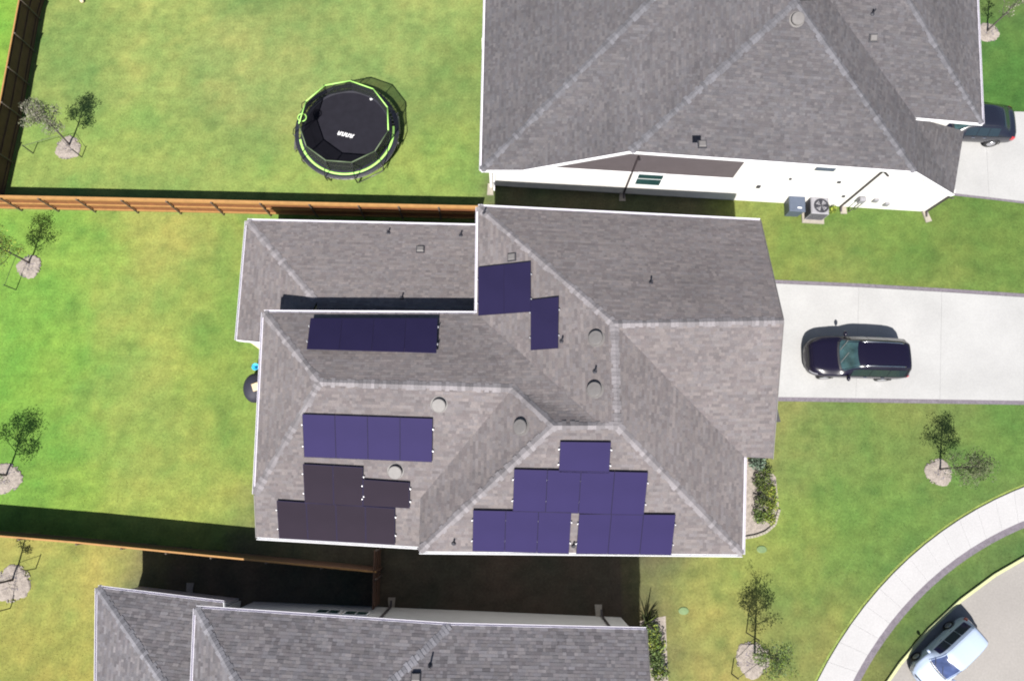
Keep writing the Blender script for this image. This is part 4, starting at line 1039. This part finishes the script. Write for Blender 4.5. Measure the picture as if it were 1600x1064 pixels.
b_ = P(1583, 194, .8); dv = Vector((-1, .06, 0)).normalized(); b_.z = 0; mid = b_ + dv * 2.2
car('parked_car', 'dark car half hidden under the roof edge at the top right', 'car', (mid.x, mid.y, .045), math.atan2(-dv.y, -dv.x), SEDK, M['slate'], 4.45, (1.2, 1.98), (1.98, 3.4), (3.45, 4.0), False, (.85, 3.5), .33)

# ------------------------------------------------------------------ trampoline
tc_ = P(542, 205, .9); tcx, tcy = tc_.x, tc_.y
TR = thing('trampoline', (tcx, tcy, 0), 'round black trampoline with lime trim and safety net on the top lawn', 'trampoline')
RB = 85 / 32.2; zb_ = .9
def circ(r, z, n=48, c=(tcx, tcy), ph=0.0): return [Vector((c[0] + r * math.cos(TAU * i / n + ph), c[1] + r * math.sin(TAU * i / n + ph), z)) for i in range(n)]
k = MB(); k.lathe([(.01, zb_), (RB * .8, zb_), (RB * .8, zb_ - .012), (.01, zb_ - .012)], M['mat'], 64, (tcx, tcy, 0)); k.build('mat', TR)
k = MB()
for i in range(72):
    a = TAU * i / 72; k.bar((tcx + RB * .79 * math.cos(a), tcy + RB * .79 * math.sin(a), zb_ - .01), (tcx + RB * .95 * math.cos(a), tcy + RB * .95 * math.sin(a), zb_ - .02), .025, .02, M['steel'])
o = k.build('springs', TR); o['kind'] = 'stuff'
def annulus(name, r0, r1, z0, z1, m, a0=0, a1=TAU, n=64, parent=TR):
    k = MB(); full = a1 - a0 > 6.2; N = n if full else n + 1
    V = [(tcx + r * math.cos(a0 + (a1 - a0) * i / n), tcy + r * math.sin(a0 + (a1 - a0) * i / n), z) for r, z in ((r0, z0), ((r0 + r1) / 2, (z0 + z1) / 2 + .015), (r1, z1), (r1, z1 - .04), (r0, z0 - .04)) for i in range(N)]
    k.add(V, [(j * N + i, j * N + (i + 1) % N, ((j + 1) % 5) * N + (i + 1) % N, ((j + 1) % 5) * N + i) for j in range(5) for i in range(n)], m)
    o = k.build(name, parent); simplify_normals(o); return o
annulus('pad', RB * .8, RB * .865, zb_ + .02, zb_ + .03, M['pad']); annulus('lime_stripe', RB * .867, RB * .905, zb_ + .035, zb_ + .035, M['lime'], math.radians(192), math.radians(366)); annulus('pad', RB * .907, RB * .985, zb_ + .03, zb_ + .0, M['pad'])
k = MB(); k.tube(circ(RB * .98, zb_ - .05), .03, M['steel'], 8, True); k.build('frame_ring', TR, True)
NP = 11; zr_ = 2.75; rc = (tcx + .02, tcy - .28); rcp = P(538, 190, zr_); RR = (P(609, 190, zr_) - P(467, 190, zr_)).length / 2; ph = .35
RINGP = circ(RR, zr_, NP, (rcp.x, rcp.y), ph); FOOT = circ(RB * 1.0, zb_, NP, (tcx, tcy), ph)
for i in range(NP):
    f, r = FOOT[i], RINGP[i]; ou = Vector((f.x - tcx, f.y - tcy, 0)).normalized()
    k = MB(); k.tube([Vector((f.x, f.y, .45)) + ou * .0, f + ou * .04, f.lerp(r, .5) + ou * .13, r + ou * .02], [.024, .024, .021, .018], M['plastic'], 8); k.build('pole', TR, True)
    if i % 2 == 0:
        nf = FOOT[(i + 1) % NP]; k = MB(); k.tube([Vector((f.x, f.y, zb_ - .08)), Vector((f.x, f.y, .04)) - ou * .2, Vector((nf.x, nf.y, .04)) - Vector((nf.x - tcx, nf.y - tcy, 0)).normalized() * .2, Vector((nf.x, nf.y, zb_ - .08))], .028, M['steel'], 8); k.build('leg', TR, True)
k = MB()
for i in range(NP):
    mid_y = (RINGP[i].y + RINGP[(i + 1) % NP].y) / 2; k.tube([RINGP[i], RINGP[(i + 1) % NP]], .028, M['lime'] if mid_y > rcp.y - .7 else M['dull_sleeve'], 8)
k.build('top_ring', TR, True)
k = MB(); lo = circ(RB * .85, zb_ + .04, NP, (tcx, tcy), ph)
for i in range(NP):
    j = (i + 1) % NP; q = [lo[i], lo[j], RINGP[j] - Vector((0, 0, .03)), RINGP[i] - Vector((0, 0, .03))]
    k.add(q, [(0, 1, 2, 3)], M['net'])
k.build('net', TR)
k = MB()
for i in range(NP):
    k.tube([lo[i], RINGP[i]], .012, M['plastic'], 5)
    k.tube([lo[i].lerp(RINGP[i], .5), lo[(i + 1) % NP].lerp(RINGP[(i + 1) % NP], .5)], .006, M['plastic'], 4)
k.build('net_seams', TR)
hp = P(472, 184, 2.5); k = MB(); k.tube([hp + Vector((.2 * math.cos(a), .2 * math.sin(a), 0)) for a in [TAU * i / 20 for i in range(20)]], .024, M['lime'], 8, True); k.build('hoop', TR, True)
k = MB(); k.lathe([(.15, .0), (.14, .3), (.03, .32)], M['net'], 12, hp - Vector((0, 0, .3))); k.build('hoop_net', TR)
# white lettering stand-in strokes on the mat: slanted logo letters
lp = P(541, 211, .905); k = MB(); ang = math.radians(-14); cw = .105
for i in range(8):
    x0 = -.42 + i * cw; c_ = Matrix.Rotation(ang, 3, 'Z')
    for (xa, ya, xb, yb) in (((.0, -.1, .03, .1),) + (((.03, .1, .08, .06),) if i % 2 else ((0, -.1, .07, -.08),)) + (((.015, 0, .075, .01),) if i % 3 == 0 else ())):
        k.bar(lp + c_ @ Vector((x0 + xa, ya, .004)), lp + c_ @ Vector((x0 + xb, yb, .004)), .045, .003, M['white'])
k.build('logo', TR)
tp = P(580, 155, .93); k = MB(); k.box((tp.x, tp.y, zb_ + .015), (.13, .1, .02), M['white'], .4); k.build('mat_label', TR)
# ladder on the west side, storage bag on the east
lx = tcx - RB * 1.03; k = MB()
la = Vector((P(464, 224, .5).x, P(464, 224, .5).y, 0))
for s_ in (-.22, .22): k.tube([la + Vector((-.2, s_, 0)), la + Vector((.12, s_, .9))], .022, M['steel'], 7)
for i in range(3): k.box(la + Vector((-.15 + .08 * i, 0, .25 + .25 * i)), (.1, .44, .03), M['steel'])
k.build('ladder', TR)
bg_ = P(621, 193, .55); k = MB(); k.box((bg_.x, bg_.y, .55), (.2, .95, .5), M['ac'], math.radians(6), .05); k.build('shoe_bag', TR)
# ------------------------------------------------------------------ yard equipment
ra = math.atan2(wd.y, wd.x)
g = P(1268, 336); g = P(1269, 333, 0); T = thing('air_conditioner', g, 'square grey condenser with a round fan grille by the white wall', 'air conditioner', rz=ra)
def lbuild(k, nm, parent, smooth=False): o = k.build(nm, None, smooth); o.parent = parent; return o
k = MB(); k.box((0, 0, .04), (1.1, 1.15, .08), M['stone']); lbuild(k, 'pad', T)
k = MB(); k.box((0, .03, .5), (.88, .88, .82), M['ac'], 0, .05); lbuild(k, 'cabinet', T)
k = MB(); k.lathe([(.36, .905), (.37, .93), (.33, .93), (.33, .912)], M['pipe'], 28, (.05, .0, 0)); k.lathe([(.33, .911), (.02, .912)], M['bin'], 28, (.05, 0, 0)); lbuild(k, 'fan_shroud', T)
k = MB()
for i in range(4):
    a = i * TAU / 4 + .5; k.add([(.05, 0, .918), (.05 + .3 * math.cos(a), .3 * math.sin(a), .916), (.05 + .3 * math.cos(a + .8), .3 * math.sin(a + .8), .922)], [(0, 1, 2)], M['ac'])
lbuild(k, 'fan_blades', T)
k = MB()
for r in (.12, .2, .28): k.tube([(.05 + r * math.cos(TAU * i / 20), r * math.sin(TAU * i / 20), .935) for i in range(20)], .007, M['pipe'], 4, True)
for i in range(8): a = TAU * i / 8; k.bar((.05, 0, .935), (.05 + .35 * math.cos(a), .35 * math.sin(a), .935), .012, .01, M['pipe'])
lbuild(k, 'fan_grille', T)
k = MB()
for i in range(12): 
    for s_ in (-1, 1): k.box((0, .03 + s_ * .443, .16 + i * .058), (.8, .01, .022), M['pipe']); k.box((s_ * .443, .03, .16 + i * .058), (.01, .8, .022), M['pipe'])
o = lbuild(k, 'louvres', T); o['kind'] = 'stuff'
g = P(1235, 329, 0); T = thing('storage_bin', g, 'dark blue-grey lidded bin standing left of the condenser', 'bin', rz=ra)
k = MB(); V = [(x * s_, y * s_, z) for s_, z in ((.86, .0), (1, .78)) for x, y in ((-.37, -.38), (.37, -.38), (.37, .38), (-.37, .38))]
k.add(V, [(3, 2, 1, 0), (4, 5, 6, 7), (0, 1, 5, 4), (1, 2, 6, 5), (2, 3, 7, 6), (3, 0, 4, 7)], M['bin']); lbuild(k, 'body', T)
k = MB(); k.box((0, 0, .82), (.8, .82, .08), M['bin'], 0, .035); lbuild(k, 'lid', T)
k = MB(); k.box((.1, -.22, .864), (.2, .06, .006), M['white']); lbuild(k, 'sticker', T)
k = MB(); k.tube([(-.33, .43, .8), (-.33, .5, .8), (.33, .5, .8), (.33, .43, .8)], .02, M['plastic'], 7); lbuild(k, 'handle', T)
shrub(1297, 331, .2, .45, 'small yellow-green plant right of the condenser', YELL, 160, .05)
# covered grill, beige chair and cyan bucket under the west eave
g = P(404, 608, 0); g = P(401, 607, .5); g.z = 0; T = thing('covered_grill', g, 'black covered grill half hidden under the west eave', 'grill')
k = MB(); k.lathe([(.5, .02), (.56, .3), (.6, .7), (.56, .9), (.4, 1.05), (.1, 1.1)], M['vinyl'], 24, (0, 0, 0), (.85, 1.15)); lbuild(k, 'cover', T, True)
k = MB(); k.tube([(.5 * math.cos(TAU * i / 20) * .85, .5 * math.sin(TAU * i / 20) * 1.15, .06) for i in range(20)], .03, M['plastic'], 6, True); lbuild(k, 'hem', T)
q = P(399, 604, 1.15); k = MB(); k.box((q.x, q.y, 1.14), (.3, .36, .1), M['beige'], .35, .03); o = k.build('cushion'); tag(o, 'beige cushion lying on the black covered grill', 'cushion')
q = P(399, 573, .5); T = thing('bucket', (q.x, q.y, 0), 'bright cyan bucket beside the covered grill under the west eave', 'bucket')
k = MB(); k.lathe([(.12, 0), (.16, .5), (.17, .5), (.17, .53), (.14, .53), (.11, .05)], M['cyan'], 18); lbuild(k, 'pail', T, True)
k = MB(); k.tube([(.17 * math.cos(a), 0, .52 + .14 * math.sin(a)) for a in [math.pi * i / 10 for i in range(11)]], .008, M['steel'], 5); lbuild(k, 'handle', T)
# valve boxes
for px, py, lb in ((1068, 954, 'green valve box lid in the lawn right of the bottom house'), (1190, 858, 'green valve box lid in the lawn below the shrub bed')):
    q = P(px, py); k = MB(); k.lathe([(.2, 0), (.2, .025), (.18, .035), (.02, .04)], M['green_lid'], 20, (q.x, q.y, 0), (1.15, .8)); o = k.build('valve_box'); tag(o, lb, 'valve box', 'irrigation valve boxes')
# hose reel behind the north house
q = P(757, 72, .5); T = thing('hose_reel', (q.x, q.y, 0), 'small dark hose reel at the west wall of the top house', 'hose reel')
k = MB(); k.tube([(0, .16 * math.cos(TAU * i / 18), .5 + .16 * math.sin(TAU * i / 18)) for i in range(18)], .06, M['pipe'], 8, True); lbuild(k, 'hose', T, True)
k = MB(); k.box((-.0, 0, .25), (.12, .5, .5), M['plastic'], 0, .03); k.bar((-.12, -.18, .45), (-.12, .3, .72), .03, .03, M['steel']); lbuild(k, 'stand', T)
q = P(130, 4); T = thing('ball', (q.x, q.y, .11), 'small yellow ball on the grass at the top edge', 'ball')
k = MB(); k.lathe([(.11 * math.sin(math.pi * max(.02, min(.98, i / 10))), -.11 * math.cos(math.pi * i / 10)) for i in range(11)], M['beige'], 16); lbuild(k, 'ball_skin', T, True)

# ------------------------------------------------------------------ grass blades
NB = 210000
bx = rng.uniform(-27, 27, NB); by = rng.uniform(-11, 27, NB)
keep = np.ones(NB, bool)
for poly in (drive_poly, drive2_poly, bed): keep &= ~in_poly(bx, by, [(p.x, p.y) for p in poly])
for lo_, hi_ in ((c_in, c_out),): 
    keep &= ~((np.hypot(bx - c_in[0], by - c_in[1]) > c_in[2] - .2) & (np.hypot(bx - c_out[0], by - c_out[1]) < c_out[2] + .02))
keep &= np.hypot(bx - c_kerb[0], by - c_kerb[1]) > c_kerb[2] + .03
for px, py, r in ((107, 232, .68), (46, 417, .62), (10, 748, .75), (20, 912, .8), (1466, 738, .66), (1176, 1030, .8), (1543, 52, .6)):
    p = P(px, py); keep &= np.hypot(bx - p.x, by - p.y) > r * .95
for poly in ([A1, A2, G2, V1, SE, E1, J], [aN, J, E1, d1], [w1, w2, J, w5], [L1, L0, E9, X3, Br]): keep &= ~in_poly(bx, by, [(p.x, p.y) for p in inset(poly, .5)])
bx, by = bx[keep], by[keep]; n = len(bx)
a = rng.uniform(0, TAU, n); h = rng.uniform(.008, .022, n); w = rng.uniform(.012, .026, n); ln = rng.uniform(.03, .07, n); a2 = rng.uniform(0, TAU, n)
V = np.zeros((n, 3, 3), 'f')
V[:, 0] = np.stack([bx - w * np.cos(a), by - w * np.sin(a), np.zeros(n)], 1); V[:, 1] = np.stack([bx + w * np.cos(a), by + w * np.sin(a), np.zeros(n)], 1)
V[:, 2] = np.stack([bx + ln * np.cos(a2), by + ln * np.sin(a2), h], 1)
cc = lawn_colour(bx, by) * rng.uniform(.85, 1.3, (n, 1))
gm = bpy.data.meshes.new('grass'); gm.vertices.add(n * 3); gm.vertices.foreach_set('co', V.ravel())
gm.loops.add(n * 3); gm.loops.foreach_set('vertex_index', np.arange(n * 3, dtype='i4'))
gm.polygons.add(n); gm.polygons.foreach_set('loop_start', np.arange(0, n * 3, 3, dtype='i4')); gm.update(calc_edges=True)
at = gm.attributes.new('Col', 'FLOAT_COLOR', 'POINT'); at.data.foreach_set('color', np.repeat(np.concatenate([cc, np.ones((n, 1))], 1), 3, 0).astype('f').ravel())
gm.materials.append(M['blade'])
go = bpy.data.objects.new('grass', gm); COL.objects.link(go); go['kind'] = 'stuff'
